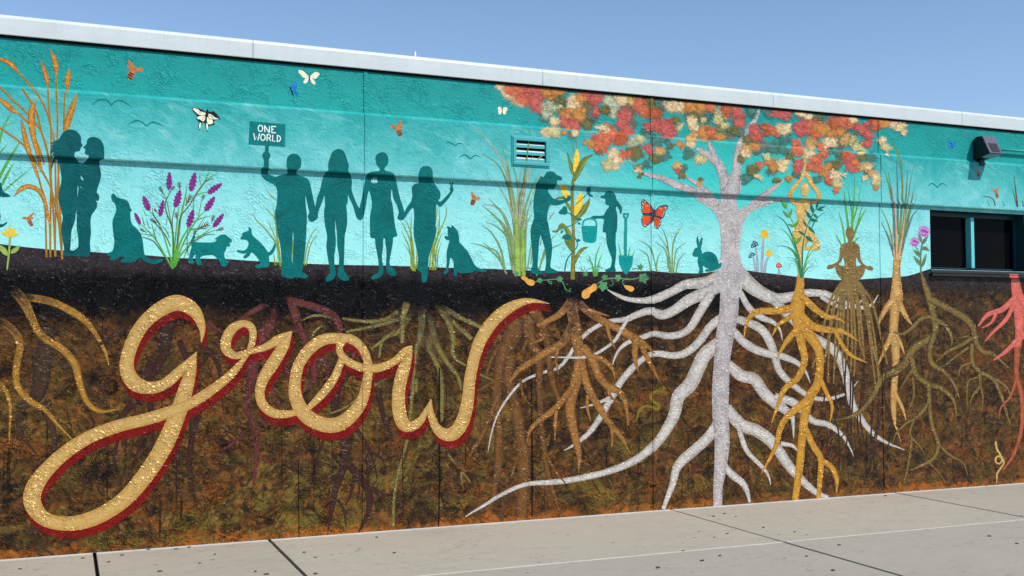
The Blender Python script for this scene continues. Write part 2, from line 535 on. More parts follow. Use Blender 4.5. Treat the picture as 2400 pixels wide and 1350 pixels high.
    zc = k.math('ADD', s[2], k.math('MULTIPLY', k.math('SUBTRACT', n1, 0.5), 0.16))
    col = k.mix(k.rng(zc, 2.06, 2.2, 0, 0.92, True), col, crust)
    # orange base coat left showing along the pavement
    zo = k.math('ADD', s[2], k.math('MULTIPLY', k.math('SUBTRACT', n2, 0.5), 0.5))
    zo = k.math('ADD', zo, k.math('MULTIPLY', k.math('SUBTRACT', n4, 0.5), 0.1))
    orange = k.mix(k.rng(n4, 0.3, 0.7), rgb((140, 74, 20)), rgb((178, 102, 34)))
    col = k.mix(k.math('MULTIPLY', k.rng(zo, 0.06, 0.03, 0, 0.85), k.rng(n3, 0.42, 0.54, 0.2, 1.0)), col, orange)
    k.put(b.inputs['Base Color'], col)
    k.put(b.inputs['Roughness'], k.rng(n4, 0.3, 0.7, 0.22, 0.4))
    b.inputs['Specular IOR Level'].default_value = 0.16
    add_stucco(k, b, 1.0)
    return m
def mat_concrete(name, base, var, stain=True, seed=0.0):
    m, k, b, out = new_mat(name)
    p = k.pos(); s = k.sep(p)
    n1 = k.noise(p, 0.8, 5, 0.6, 0.5); n2 = k.noise(p, 9, 6, 0.7); n3 = k.noise(p, 120, 3, 0.7); n4 = k.noise(k.pos((1.0, 3.0, 1.0)), 2.6, 6, 0.7, 1.2)
    col = k.mix(k.rng(n1, 0.3, 0.7), rgb(tuple(c - var for c in base)), rgb(base))
    col = k.mix(k.rng(n2, 0.3, 0.75, 0, 0.6), col, rgb(tuple(c + var for c in base)))
    col = k.mix(k.rng(n4, 0.55, 0.75, 0, 0.35), col, rgb((132, 128, 116)))
    col = k.mix(k.rng(n3, 0.35, 0.65, 0.22, 0), col, rgb((100, 96, 90)))
    if stain:
        rn = k.new('ShaderNodeObjectInfo').outputs['Random']
        col = k.mix(1.0, col, k.ramp(rn, [(0.0, (0.93, 0.93, 0.925, 1)), (1.0, (1.05, 1.04, 1.02, 1))]), 'MULTIPLY')
        wear = k.noise(k.pos((1.0, 1.7, 1.0)), 5.0, 7, 0.78, 1.5)
        col = k.mix(k.rng(wear, 0.56, 0.72, 0, 0.5), col, rgb((138, 130, 116)))
        crk = k.math('ABSOLUTE', k.math('SUBTRACT', k.noise(k.pos((0.5, 1, 1)), 1.3, 6, 0.6, 0.6), 0.5))
        col = k.mix(k.rng(crk, 0.004, 0.0, 0, 0.45), col, rgb((96, 88, 78)))
        v = k.new('ShaderNodeTexVoronoi', feature='F1')
        k.l.new(k.pos((1, 1.6, 1)), v.inputs['Vector']); v.inputs['Scale'].default_value = 4.6
        cr = k.sep(v.outputs['Color'])[0]
        sp = k.math('MULTIPLY', k.rng(k.math('ADD', v.outputs['Distance'], k.math('MULTIPLY', k.math('SUBTRACT', n2, 0.5), 0.05)), 0.095, 0.06), k.math('GREATER_THAN', cr, 0.5))
        col = k.mix(k.math('MULTIPLY', sp, 0.8), col, rgb((70, 64, 58)))
        pale = k.math('MULTIPLY', k.rng(k.math('ADD', s[1], k.math('MULTIPLY', k.math('SUBTRACT', n2, .5), 0.08)), -0.10, -0.02), 0.7)
        col = k.mix(pale, col, rgb((222, 218, 212)))
    k.put(b.inputs['Base Color'], col)
    b.inputs['Roughness'].default_value = 0.85
    b.inputs['Specular IOR Level'].default_value = 0.2
    bp = k.new('ShaderNodeBump'); bp.inputs['Distance'].default_value = 0.003; bp.inputs['Strength'].default_value = 0.5
    k.l.new(k.math('ADD', n3, k.math('MULTIPLY', n2, 0.8)), bp.inputs['Height'])
    k.l.new(bp.outputs[0], b.inputs['Normal'])
    return m
def mat_plain(name, c, rough=0.5, metal=0.0, var=0.06, spec=0.4, scale=6, bump=0.0):
    m, k, b, out = new_mat(name)
    n = k.noise(k.pos(), scale, 4, 0.6)
    col = k.mix(k.rng(n, 0.3, 0.7), rgb(c, 1 - var), rgb(c, 1 + var))
    k.put(b.inputs['Base Color'], col)
    b.inputs['Roughness'].default_value = rough
    b.inputs['Metallic'].default_value = metal
    b.inputs['Specular IOR Level'].default_value = spec
    if bump:
        bp = k.new('ShaderNodeBump'); bp.inputs['Distance'].default_value = bump; bp.inputs['Strength'].default_value = 0.4
        k.l.new(k.noise(k.pos((1, 1, 0.4)), 1.6, 2), bp.inputs['Height']); k.l.new(bp.outputs[0], b.inputs['Normal'])
    return m
def mat_fascia():
    m, k, b, out = new_mat('white_coil_metal')
    n = k.noise(k.pos(), 3, 4, 0.6); st = k.noise(k.pos((1, 1, 0.05)), 16, 4, 0.7); s = k.sep(k.pos())
    col = k.mix(k.rng(n, 0.3, 0.7), rgb((198, 206, 205)), rgb((208, 215, 213)))
    col = k.mix(k.math('MULTIPLY', k.rng(st, 0.54, 0.72, 0, 0.35), k.rng(s[2], 3.9, 4.04)), col, rgb((160, 160, 150)))
    col = k.mix(k.rng(s[2], 3.905, 3.895, 0, 0.3), col, rgb((150, 148, 138)))
    k.put(b.inputs['Base Color'], col)
    b.inputs['Roughness'].default_value = 0.42
    bp = k.new('ShaderNodeBump'); bp.inputs['Distance'].default_value = 0.012; bp.inputs['Strength'].default_value = 0.5
    k.l.new(k.noise(k.pos((1, 1, 0.4)), 1.8, 3), bp.inputs['Height']); k.l.new(bp.outputs[0], b.inputs['Normal'])
    return m
M_sky = mat_sky_paint(); M_soil = mat_soil()
M_walk = mat_concrete('sidewalk_concrete', (170, 162, 147), 9)
M_ground = mat_concrete('dry_dirt', (96, 88, 74), 8, False)
M_unseen_asphalt = mat_concrete('unseen_asphalt', (62, 61, 60), 6, False)
M_joint = mat_plain('joint_dirt', (30, 26, 23), 0.95, spec=0.1)
M_scored = mat_plain('tooled_edge', (184, 178, 166), 0.85, spec=0.2, var=0.14, scale=14)
M_fascia = mat_fascia()
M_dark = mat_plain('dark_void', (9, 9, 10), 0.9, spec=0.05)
M_roof = mat_plain('roof_membrane', (150, 148, 142), 0.9)
M_stucco_side = mat_plain('stucco_side', (120, 190, 190), 0.8)
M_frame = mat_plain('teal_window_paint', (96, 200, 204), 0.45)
M_reveal = mat_plain('shaded_teal_window_paint', (16, 56, 64), 0.5)  # window teal with the shade of the recess put into its colour
M_ventframe = mat_plain('teal_vent_paint', (58, 168, 170), 0.45)
M_bare = mat_plain('bare_aluminium', (206, 210, 210), 0.35)
M_black = mat_plain('black_gloss_paint', (34, 31, 34), 0.32, spec=0.5)
M_bronze = mat_plain('bronze_lamp_housing', (22, 22, 28), 0.5, spec=0.4)
M_lens = mat_plain('frosted_lamp_lens', (92, 88, 102), 0.3, spec=0.5)
M_lensdark = mat_plain('prismatic_lens', (30, 29, 36), 0.25, spec=0.5)
M_glassrim = mat_plain('lower_lens', (104, 130, 134), 0.3, spec=0.5)
M_conduit = mat_plain('teal_conduit', (30, 160, 158), 0.5)
def mat_pane():
    m, k, b, out = new_mat('tinted_glass')
    b.inputs['Base Color'].default_value = (0.003, 0.003, 0.004, 1)
    b.inputs['Roughness'].default_value = 0.06
    b.inputs['Specular IOR Level'].default_value = 0.03
    return m
M_pane = mat_pane()

# ------------------------------------------------------------------ ground and sidewalk
g = mesh_obj('ground', [(-1500, -1500, -0.16), (1500, -1500, -0.16), (1500, 1500, -0.16), (-1500, 1500, -0.16)], [(0, 1, 2, 3)], M_ground)
g['kind'] = 'structure'
unseen_road = box('unseen_road', (-60, -11.5, -0.158), (80, -3.62, -0.13), M_unseen_asphalt)  # unseen dark asphalt, added to cut light bounced onto the wall
unseen_road['kind'] = 'structure'
kerb = box('kerb', (-9, -3.615, -0.155), (24, -3.465, 0.001), M_walk, None, 0.012)
kerb['kind'] = 'structure'
walk = box('sidewalk', (-9, -3.46, -0.155), (24, -0.004, -0.03), M_joint)
walk['kind'] = 'structure'
XS = [-9, -6.4, -3.9, -1.15, 0.24, 1.55, 5.275, 7.95, 10.6, 13.3, 16.0, 18.7, 21.4, 24]
YS = [-0.006, -1.735, -3.455]
rs = random.Random(5)
for j in range(2):
    y1, y0 = YS[j], YS[j + 1]
    for i in range(len(XS) - 1):
        x0, x1 = XS[i], XS[i + 1]
        gx = 0.013; gy = 0.0025
        dz = rs.uniform(-0.0012, 0.0012)
        a = (x0 + gx, y0 + gy, -0.06); b_ = (x1 - gx, y1 - gy, dz)
        v = [(x, y, z) for x in (a[0], b_[0]) for y in (a[1], b_[1]) for z in (a[2], b_[2])]
        o = mesh_obj('slab', v, BOXF, M_walk, walk, 0.002, seg=1)
# pale tooled line that runs along the walk between the two slab rows
for i in range(len(XS) - 1):
    o = extrude_profile('tooled_line', [(-1.745, -0.02), (-1.745, 0.0022), (-1.735, 0.0045), (-1.725, 0.0022), (-1.725, -0.02)], XS[i] + 0.02, XS[i + 1] - 0.02, M_scored, walk)

# ------------------------------------------------------------------ the building
bld = thing('stucco_building', 'long flat-roofed stucco building with a white metal fascia and a painted wall', 'building')
X0, X1, ZT = -7.0, 22.0, 3.97
WX0, WX1, WZ0, WZ1 = 8.50, 9.862, 2.322, 2.958          # window opening
VX0, VX1, VZ0, VZ1 = 3.702, 3.992, 3.185, 3.375         # vent opening
xs = sorted(set([X0, X1, WX0, WX1, VX0, VX1] + XB + [0.0, 1.2, 4.4, 6.2, 9.0, 12, 16]))
zs = sorted(set([0.0, ZT, WZ0, WZ1, VZ0, VZ1, 0.7, 1.5] + ZB))
idx = {}; wv = []; wf = []
def wid(i, j):
    if (i, j) not in idx:
        idx[(i, j)] = len(wv)
        wv.append((xs[i], relief(xs[i], zs[j]), zs[j]))
    return idx[(i, j)]
for i in range(len(xs) - 1):
    for j in range(len(zs) - 1):
        cx, cz = (xs[i] + xs[i + 1]) / 2, (zs[j] + zs[j + 1]) / 2
        if (WX0 < cx < WX1 and WZ0 < cz < WZ1) or (VX0 < cx < VX1 and VZ0 < cz < VZ1):
            continue
        wf.append((wid(i, j), wid(i + 1, j), wid(i + 1, j + 1), wid(i, j + 1)))
wme = bpy.data.meshes.new('wall')
wme.from_pydata(wv, [], wf); wme.materials.append(M_sky)
wall = bpy.data.objects.new('wall', wme); COL.objects.link(wall); wall.parent = bld
wall['label'] = 'stucco wall painted from dark teal down to pale aqua'
mesh_obj('shell', [(X0, 0.012, 0), (X1, 0.012, 0), (X1, 9, 0), (X0, 9, 0), (X0, 0.012, ZT), (X1, 0.012, ZT), (X1, 9, ZT), (X0, 9, ZT)],
         [(1, 2, 6, 5), (2, 3, 7, 6), (3, 0, 4, 7)], M_stucco_side, bld)
box('roof', (X0, 0.03, ZT), (X1, 9, ZT + 0.06), M_roof, bld)
# fascia in lengths, butted with a hairline gap
fj = [unproject(px, py, -0.02).x for px, py in ((593, 112), (1272, 178), (1812, 235), (2255, 278))]
fx = [X0, -3.6] + fj + [fj[-1] + 3.05, fj[-1] + 6.1, fj[-1] + 9.1, X1]
fascia = empty('fascia', bld, label='white metal fascia capping the wall')
prof = [(-0.004, 3.894), (-0.018, 3.8945), (-0.0195, 3.899), (-0.0215, 3.96), (-0.022, 4.018), (-0.019, 4.031), (-0.012, 4.041), (-0.002, 4.047), (0.02, 4.05), (0.30, 4.052), (0.30, 4.044), (0.0, 4.03)]
for a, b_ in zip(fx, fx[1:]):
    o = extrude_profile('fascia_panel', prof, a + 0.0022, b_ - 0.0022, M_fascia, fascia)
box('shade_strip', (X0, -0.012, 3.874), (X1, -0.001, 3.8935), M_dark, fascia)  # black strip painting in the shade line under the fascia
q = unproject(973, 128, 0.18)
tube('roof_pin', [(q.x, 0.18, 4.03), (q.x, 0.18, q.z + 0.025)], 0.009, M_fascia, bld)

# window, set back in its opening
win = empty('window', bld, (WX0, 0, WZ0))
def rel(o):
    o.location = -Vector(o.parent.location) if o.parent else o.location
    return o
DEP = 0.13
rv = [(WX0, 0, WZ0), (WX1, 0, WZ0), (WX1, 0, WZ1), (WX0, 0, WZ1), (WX0, DEP + .05, WZ0), (WX1, DEP + .05, WZ0), (WX1, DEP + .05, WZ1), (WX0, DEP + .05, WZ1)]
rel(mesh_obj('reveal', rv, [(1, 5, 6, 2), (2, 6, 7, 3), (3, 7, 4, 0)], M_reveal, win))
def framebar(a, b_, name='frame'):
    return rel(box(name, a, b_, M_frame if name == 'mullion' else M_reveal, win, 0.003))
framebar((WX0 + .001, DEP - .012, WZ0 + .001), (WX0 + .028, DEP + .04, WZ1 - .001))
framebar((WX1 - .028, DEP - .012, WZ0 + .001), (WX1 - .001, DEP + .04, WZ1 - .001))
framebar((WX0 + .029, DEP - .012, WZ1 - .05), (WX1 - .029, DEP + .04, WZ1 - .001))
framebar((WX0 + .029, DEP - .012, WZ0 + .018), (WX1 - .029, DEP + .04, WZ0 + .03))
mxx = unproject(2278, 560, DEP - .05).x
framebar((mxx - .022, DEP - .06, WZ0 + .031), (mxx + .024, DEP + .035, WZ1 - .051), 'mullion')
for a, b_ in ((WX0 + .03, mxx - .029), (mxx + .025, WX1 - .03)):
    rel(box('pane', (a, DEP + .012, WZ0 + .032), (b_, DEP + .018, WZ1 - .052), M_pane, win))
rel(box('interior_void', (WX0 + .002, DEP + .06, WZ0 + .002), (WX1 - .002, DEP + .5, WZ1 - .002), M_dark, win))
rel(extrude_profile('sill', [(DEP + .045, WZ0 + .016), (DEP - .014, WZ0 + .014), (0.0, WZ0 - .003), (-0.006, WZ0 - .012), (-0.006, WZ0 - .05), (DEP, WZ0 - .05), (DEP + .045, WZ0 - .02)], WX0 + .001, WX1 - .001, M_black, win))
rel(extrude_profile('sill_nosing', [(-.007, WZ0 - .030), (-.034, WZ0 - .034), (-.042, WZ0 - .040), (-.034, WZ0 - .047), (-.034, WZ0 - .060), (-.042, WZ0 - .067), (-.034, WZ0 - .074), (-.007, WZ0 - .074)], WX0 - .012, WX1 + .25, M_black, win))

sx_ = unproject(2378, 646, -.04).x
rel(extrude_profile('root_paint', [(-.0068, WZ0 - .0285), (-.0345, WZ0 - .0325), (-.0438, WZ0 - .040), (-.0355, WZ0 - .0465), (-.0355, WZ0 - .0605), (-.0438, WZ0 - .067), (-.0345, WZ0 - .0755), (-.0068, WZ0 - .0755)], sx_ - .07, sx_ + .06, paint('coral_root', (214, 100, 86), edge=(190, 84, 66), var=0.16, rough=0.35, spec=0.35, speck=((238, 160, 140), 0.62), bump=0.6), win))
# ------------------------------------------------------------------ vent, lamp, conduit
vent = thing('wall_vent', 'small louvred vent painted teal, set into the wall above the farmer', 'vent', ((VX0 + VX1) / 2, -BELT, VZ0))
def vrel(o):
    o.location = -Vector(vent.location); return o
yo = -BELT
fo = 0.030
for nm, a, b_ in (('frame', (VX0 - fo, yo - .016, VZ1), (VX1 + fo, yo + .02, VZ1 + fo)), ('frame', (VX0 - fo, yo - .016, VZ0 - fo), (VX1 + fo, yo + .02, VZ0)),
                  ('frame', (VX0 - fo, yo - .0155, VZ0 + .0005), (VX0, yo + .02, VZ1 - .0005)), ('frame', (VX1, yo - .0155, VZ0 + .0005), (VX1 + fo, yo + .02, VZ1 - .0005))):
    vrel(box(nm, a, b_, M_ventframe, vent, 0.003))
rim = 0.012
for a, b_ in (((VX0 - fo - rim, yo - .008, VZ1 + fo + .0005), (VX1 + fo + rim, yo + .01, VZ1 + fo + rim)), ((VX0 - fo - rim, yo - .008, VZ0 - fo - rim), (VX1 + fo + rim, yo + .01, VZ0 - fo - .0005)),
              ((VX0 - fo - rim, yo - .0075, VZ0 - fo), (VX0 - fo - .0005, yo + .01, VZ1 + fo)), ((VX1 + fo + .0005, yo - .0075, VZ0 - fo), (VX1 + fo + rim, yo + .01, VZ1 + fo))):
    vrel(box('flange', a, b_, M_ventframe, vent, 0.002))
pitch = (VZ1 - VZ0) / 3
for i in range(3):
    z = VZ0 + pitch * i + 0.001
    sl_ = vrel(extrude_profile('slat', [(yo + .004, z), (yo + .001, z + .0005), (yo + .002, z + .026), (yo + .004, z + .027)], VX0 + .001, VX1 - .001, M_ventframe, vent))
    lip = extrude_profile('lip', [(yo + .0025, z + .0275), (yo + .024, z + .042), (yo + .024, z + .045), (yo + .0035, z + .0305)], VX0 + .001, VX1 - .001, M_bare, sl_)
mesh_v = [(VX0, yo + .021, VZ0), (VX1, yo + .021, VZ0), (VX1, yo + .021, VZ1), (VX0, yo + .021, VZ1), (VX0, .2, VZ0), (VX1, .2, VZ0), (VX1, .2, VZ1), (VX0, .2, VZ1)]
vrel(mesh_obj('duct', mesh_v, [(0, 1, 5, 4), (1, 2, 6, 5), (2, 3, 7, 6), (3, 0, 4, 7), (4, 5, 6, 7)], M_dark, vent))

yb, yt, yl = -0.235, -0.135, -0.10
fbl = unproject(2320.8, 358.3, yb); fbr = unproject(2348.8, 361.2, yb); ftl = unproject(2311.7, 319.4, yt); lbl = unproject(2309.3, 369.9, yl)
LX0, LX1 = fbl.x, fbr.x
zt_, zf_, zb_ = ftl.z, fbl.z, lbl.z
lamp = thing('wall_lamp', 'dark wall-mounted floodlight with a tilted pale lens above the window', 'lamp', ((LX0 + LX1) / 2, 0, zb_))
def lrel(o):
    o.location = -Vector(lamp.location); return o
lrel(extrude_profile('housing', [(-.002, zb_ - .01), (-.002, zt_ - .02), (-.05, zt_ + .006), (yt + .012, zt_ + .004), (yb + .014, zf_ + .004), (yl - .03, zb_ + .012), (-.04, zb_ - .004)], LX0, LX1, M_bronze, lamp, 0.004))
def slope(t, out=0.0):
    return (yt + (yb - yt) * t - out * 0.75, zt_ + (zf_ - zt_) * t + out * 0.3)
def lens(name, t0, t1, x0, x1, out, mat):
    (ya, za), (yb2, zb2) = slope(t0, out), slope(t1, out)
    (yc, zc), (yd, zd) = slope(t1, out - .016), slope(t0, out - .016)
    return lrel(extrude_profile(name, [(ya, za), (yb2, zb2), (yc, zc), (yd, zd)], x0, x1, mat, lamp, 0.002))
lens('lens_frame', 0.0, 1.0, LX0 - .004, LX1 + .004, 0.006, M_lens)
lens('lens', 0.42, 0.93, LX0 + .02, LX1 - .02, 0.0085, M_lensdark)
for i in range(7):
    xx = LX0 + .03 + i * (LX1 - LX0 - .06) / 6
    lens('lens_rib', 0.44, 0.93, xx - .004, xx + .004, 0.0115, M_lensdark)
lrel(extrude_profile('lower_lens', [(yb + .002, zf_ - .008), (yb + .014, zf_ - .001), (yl - .028, zb_ + .010), (yl - .02, zb_ - .004)], LX0 + .004, LX1 - .004, M_glassrim, lamp, 0.002))
lrel(extrude_profile('bracket', [(-.002, zb_ - .09), (-.002, zb_ - .012), (-.05, zb_ - .006), (-.05, zb_ - .075)], LX0 + .05, LX1 - .06, M_bronze, lamp, 0.004))
c0 = unproject(2351, 351, -.03); 
cond = thing('conduit', 'thin teal conduit running along the wall beside the floodlight', 'conduit', (LX1 + .02, 0, c0.z))
t_ = tube('pipe', [(LX1 + .01, -.04, c0.z), (LX1 + 1.0, -.04, c0.z), (X1 - 1, -.04, c0.z)], 0.013, M_conduit, cond); t_.location = -Vector(cond.location)
for xx in (LX1 + .75, LX1 + 2.2, LX1 + 3.7):
    t_ = box('strap', (xx - .012, -.055, c0.z - .03), (xx + .012, -.001, c0.z + .03), M_conduit, cond, .003); t_.location = -Vector(cond.location)

# crumbs of leaf and grit lying on the walk
def litter():
    rl = random.Random(8); bm = bmesh.new()
    spots = [(1400 + x / 2.4, 1100 + y / 2.4) for x, y in ((780, 267), (715, 251), (655, 265), (935, 329), (730, 363), (658, 385), (690, 487), (1360, 428), (1177, 491), (1325, 570), (2205, 378), (340, 555), (480, 462), (1110, 353), (590, 515), (1620, 150), (2360, 420), (2190, 94))]
    spots += [(x / 2.4, 1200 + y / 2.4) for x, y in ((990, 210), (1065, 200), (610, 283), (685, 245), (1435, 338), (1775, 257), (1775, 350), (1710, 230), (2218, 232), (465, 262), (115, 323), (1125, 290), (1210, 240), (900, 337), (835, 212), (2120, 145), (1500, 352))]
    for px, py in spots:
        q = ground_point(px, py); r = rl.uniform(0.005, 0.014); n = 6; a0 = rl.uniform(0, 6.28)
        ring_ = [(q.x + r * 1.5 * rl.uniform(.6, 1.2) * math.cos(a0 + 6.283 * i / n), q.y + r * rl.uniform(.6, 1.2) * math.sin(a0 + 6.283 * i / n)) for i in range(n)]
        lo = [bm.verts.new((x, y, 0.0015)) for x, y in ring_]; hi = [bm.verts.new((x, y, 0.004 + rl.uniform(0, .006))) for x, y in ring_]
        bm.faces.new(hi)
        for i in range(n): bm.faces.new((lo[i], lo[(i + 1) % n], hi[(i + 1) % n], hi[i]))
    me = bpy.data.meshes.new('litter'); bm.to_mesh(me); bm.free(); me.materials.append(mat_plain('dry_leaf_crumbs', (84, 70, 56), 0.9, spec=0.1, var=0.3, scale=60))
    o = bpy.data.objects.new('litter', me); COL.objects.link(o); o['kind'] = 'stuff'; o['label'] = 'scattered dark leaf crumbs and grit on the sidewalk'; o['category'] = 'litter'
litter()
# ------------------------------------------------------------------ the mural
mural = thing('mural', 'wall-wide mural of teal silhouettes, plants and roots around the word grow', 'mural')
R1 = random.Random(11)
P_sil = paint('silhouette_teal', (0, 104, 102), var=0.17, vscale=7)
P_sil2 = paint('silhouette_deep_teal', (0, 88, 90), var=0.17, vscale=7)
P_sil3 = paint('silhouette_mid_teal', (0, 118, 114), var=0.17, vscale=7)
P_bucket = paint('bucket_teal', (8, 146, 142), var=0.08)
P_bird = paint('bird_teal', (6, 124, 120), var=0.12)
P_wheat = paint('wheat_gold', (196, 132, 52), edge=(150, 90, 30), var=0.3, speck=((236, 190, 96), 0.56), vscale=60)
P_wheatstem = paint('wheat_stem', (158, 112, 28), edge=(176, 120, 60), var=0.18)
P_grassb = paint('grass_bright', (96, 168, 66), edge=(74, 148, 60), var=0.2)
P_grasso = paint('grass_olive', (138, 160, 52), edge=(108, 132, 48), var=0.25)
P_grassg = paint('grass_sage', (130, 160, 100), edge=(104, 134, 76), var=0.25)
P_taupe = paint('grass_taupe', (166, 172, 152), edge=(126, 136, 104), var=0.25)
P_brown = paint('stem_brown', (96, 86, 54), var=0.25)
P_lav = paint('lavender_purple', (128, 46, 126), var=0.35, vscale=90, speck=((188, 96, 178), 0.6))
P_yel = paint('yellow_petal', (222, 196, 66), edge=(190, 150, 40), var=0.15)
P_stemg = paint('stem_yellow_green', (150, 178, 84), edge=(118, 152, 62), var=0.2)
P_bee = paint('bee_copper', (190, 118, 72), var=0.35, vscale=80, speck=((232, 176, 130), 0.58))
P_beedark = paint('bee_dark', (92, 48, 26), var=0.3)
P_cream = paint('butterfly_cream', (246, 238, 206), var=0.08)
P_blackp = paint('butterfly_black', (26, 34, 44), var=0.15)
P_blue = paint('butterfly_blue', (20, 120, 204), var=0.3, vscale=80, speck=((120, 200, 246), 0.6))
P_mon = paint('monarch_orange', (222, 86, 36), var=0.25, vscale=60)
P_monedge = paint('monarch_slate', (44, 58, 78), var=0.15)
P_white = paint('white_lettering', (236, 240, 240), var=0.08, vscale=60)
P_bark = paint('silver_bark', (176, 166, 160), edge=(146, 132, 128), var=0.2, mix2=(152, 142, 138), rough=0.35, spec=0.35, speck=((236, 234, 238), 0.55), vscale=8, bump=0.5)
P_root = paint('silver_root', (192, 184, 174), edge=(146, 130, 112), var=0.2, mix2=(162, 152, 142), rough=0.3, spec=0.5, speck=((236, 236, 238), 0.56), vscale=7, bump=0.5)
P_gold = paint('gold_root', metal=0.3, c=(204, 146, 44), edge=(184, 124, 30), var=0.14, rough=0.3, spec=0.5, speck=((238, 196, 104), 0.6), bump=0.8)
P_yoga = paint('gold_figure', metal=0.3, c=(222, 176, 96), edge=(200, 148, 66), var=0.18, rough=0.3, spec=0.5, speck=((244, 214, 142), 0.58), bump=0.8)
P_medit = paint('bronze_figure', metal=0.3, c=(136, 106, 50), var=0.2, rough=0.3, spec=0.5, speck=((196, 164, 92), 0.62), bump=0.8)
P_reedroot = paint('tan_gold_root', metal=0.3, c=(206, 158, 86), edge=(176, 122, 54), var=0.16, rough=0.3, spec=0.5, speck=((240, 206, 140), 0.6), bump=0.8)
P_cornroot = paint('copper_root', cover=True, metal=0.3, c=(166, 112, 48), edge=(134, 84, 32), start=(76, 48, 34), var=0.2, rough=0.3, spec=0.5, speck=((206, 160, 96), 0.62), bump=0.8)
P_brroot = paint('brown_root', metal=0.3, c=(122, 78, 28), edge=(88, 52, 20), var=0.25, rough=0.3, spec=0.5, speck=((164, 116, 58), 0.62), bump=0.8)
P_olroot = paint('olive_root', cover=True, c=(122, 108, 40), edge=(78, 66, 24), start=(52, 46, 30), var=0.3, rough=0.3, spec=0.5, speck=((170, 152, 76), 0.62), bump=0.8)
P_mauve = paint('mauve_root', cover=True, c=(98, 40, 34), edge=(70, 30, 26), var=0.25, rough=0.35, spec=0.35, speck=((140, 92, 94), 0.64), bump=0.8)
P_dkroot = paint('umber_root', (58, 28, 15), edge=(42, 21, 12), var=0.2, rough=0.35, spec=0.3)
P_dkroot2 = paint('sepia_root', (66, 44, 22), edge=(48, 32, 18), var=0.3, rough=0.35, spec=0.3)
P_leftroot = paint('ochre_root', cover=True, metal=0.3, c=(180, 128, 42), edge=(148, 98, 30), start=(58, 42, 24), var=0.18, rough=0.3, spec=0.5, speck=((220, 176, 88), 0.62), bump=0.8)
P_flroot = paint('bronze_root', metal=0.3, c=(132, 104, 40), edge=(64, 44, 18), var=0.25, rough=0.3, spec=0.5, speck=((190, 156, 80), 0.62), bump=0.8)
P_coral = paint('coral_root', (214, 100, 86), edge=(190, 84, 66), var=0.16, rough=0.35, spec=0.35, speck=((238, 160, 140), 0.62), bump=0.8)
P_corald = paint('rust_root', (168, 84, 52), edge=(140, 66, 40), var=0.2, rough=0.35, spec=0.3)
P_lett = paint('letter_gold', metal=0.3, c=(216, 174, 100), edge=(196, 148, 72), mix2=(180, 132, 62), var=0.2, rough=0.3, spec=0.5, speck=((238, 208, 146), 0.6), vscale=30, bump=0.58)
P_red = paint('letter_shadow_red', (118, 14, 8), var=0.2, rough=0.3, spec=0.2, speck=((160, 44, 30), 0.66), bump=0.8)
P_corn = paint('corn_yellow', (238, 200, 56), var=0.2, vscale=40, speck=((252, 232, 140), 0.56))
P_husk = paint('husk_olive', (98, 120, 56), var=0.25, mix2=(132, 130, 60))
P_husk2 = paint('husk_rib', (170, 158, 76), var=0.2)
P_stalk = paint('stalk_olive', (138, 128, 52), edge=(104, 98, 40), var=0.25)
P_vine = paint('vine_teal', (6, 108, 104), var=0.1)
P_sqv = paint('squash_vine', (84, 148, 96), var=0.25)
P_squash = paint('squash_orange', (224, 164, 76), edge=(200, 130, 48), var=0.15)
P_mstem = paint('mushroom_stem', (166, 168, 184), edge=(132, 136, 156), var=0.12)
P_mred = paint('mushroom_red', (206, 66, 34), var=0.2)
P_mblue = paint('mushroom_blue', (20, 100, 122), var=0.12)
P_myel = paint('mushroom_yellow', (226, 186, 56), edge=(206, 160, 40), var=0.14)
P_lfd = paint('leaf_deep_green', (38, 108, 82), var=0.18)
P_lfm = paint('leaf_mid_green', (98, 150, 62), var=0.2)
P_slate = paint('reed_slate', (96, 128, 128), edge=(74, 106, 108), var=0.2)
P_reedo = paint('reed_olive', (124, 140, 60), edge=(94, 112, 48), var=0.2)
P_pink = paint('reed_copper', (206, 160, 112), var=0.25, speck=((238, 206, 164), 0.58))
P_bloom = paint('bloom_pink', (196, 134, 196), var=0.3, vscale=70, speck=((228, 190, 226), 0.58))
P_bloomd = paint('bloom_magenta', (156, 70, 158), var=0.25, vscale=70)
P_flleaf = paint('flower_leaf', (96, 128, 92), edge=(76, 106, 74), var=0.2)
P_worm = paint('worm_olive', (122, 106, 36), var=0.2)
P_wormp = paint('worm_pale', (196, 160, 92), var=0.2)

def grp(name, label):
    return empty(name, mural, label=label)
def strokes(name, R, mat, layer, parent, *ss, w=None, taper=False, micro0=0, label=None, fade=0.0):
    """each stroke of a list becomes a piece of its own"""
    for i, s in enumerate(ss):
        sheet(name, [stroke(R, s, w, taper=taper, fade=fade)], mat, layer, parent, label, micro0 + i)

# painted soil below the turf line
soil = ('-900,560 -300,566 0,572 60,579 130,586 207,590 252,593 341,598 424,605 533,607 585,611 658,615 717,618 810,621 883,622 960,624 1037,627 1150,630 1217,633 1320,636 '
        '1410,637 1527,635 1560,638 1600,640 1640,641 1690,634 1745,633 1780,638 1817,642 1870,649 1920,654 1968,656.5 2010,655 2052,652.4 2090,650 2128,646.7 2150,640 2171,633 2183,629.5 '
        '2183,642 2300,647.5 2400,652.5 2700,668 3300,690 3300,1066.2 2400,1133.2 1960,1165.2 1537,1195.8 855,1247 0,1309 -900,1372')
def soil_piece():
    top = topx('P', parse(soil))
    pc = poly('P', soil, sub=1)
    return pc
so_ = sheet('painted_soil', [soil_piece()], M_soil, 1, mural, 'dark painted soil mottled brown, olive and rust')
for v in so_.data.vertices:
    if v.co.z < 0.04: v.co.z = 0.001

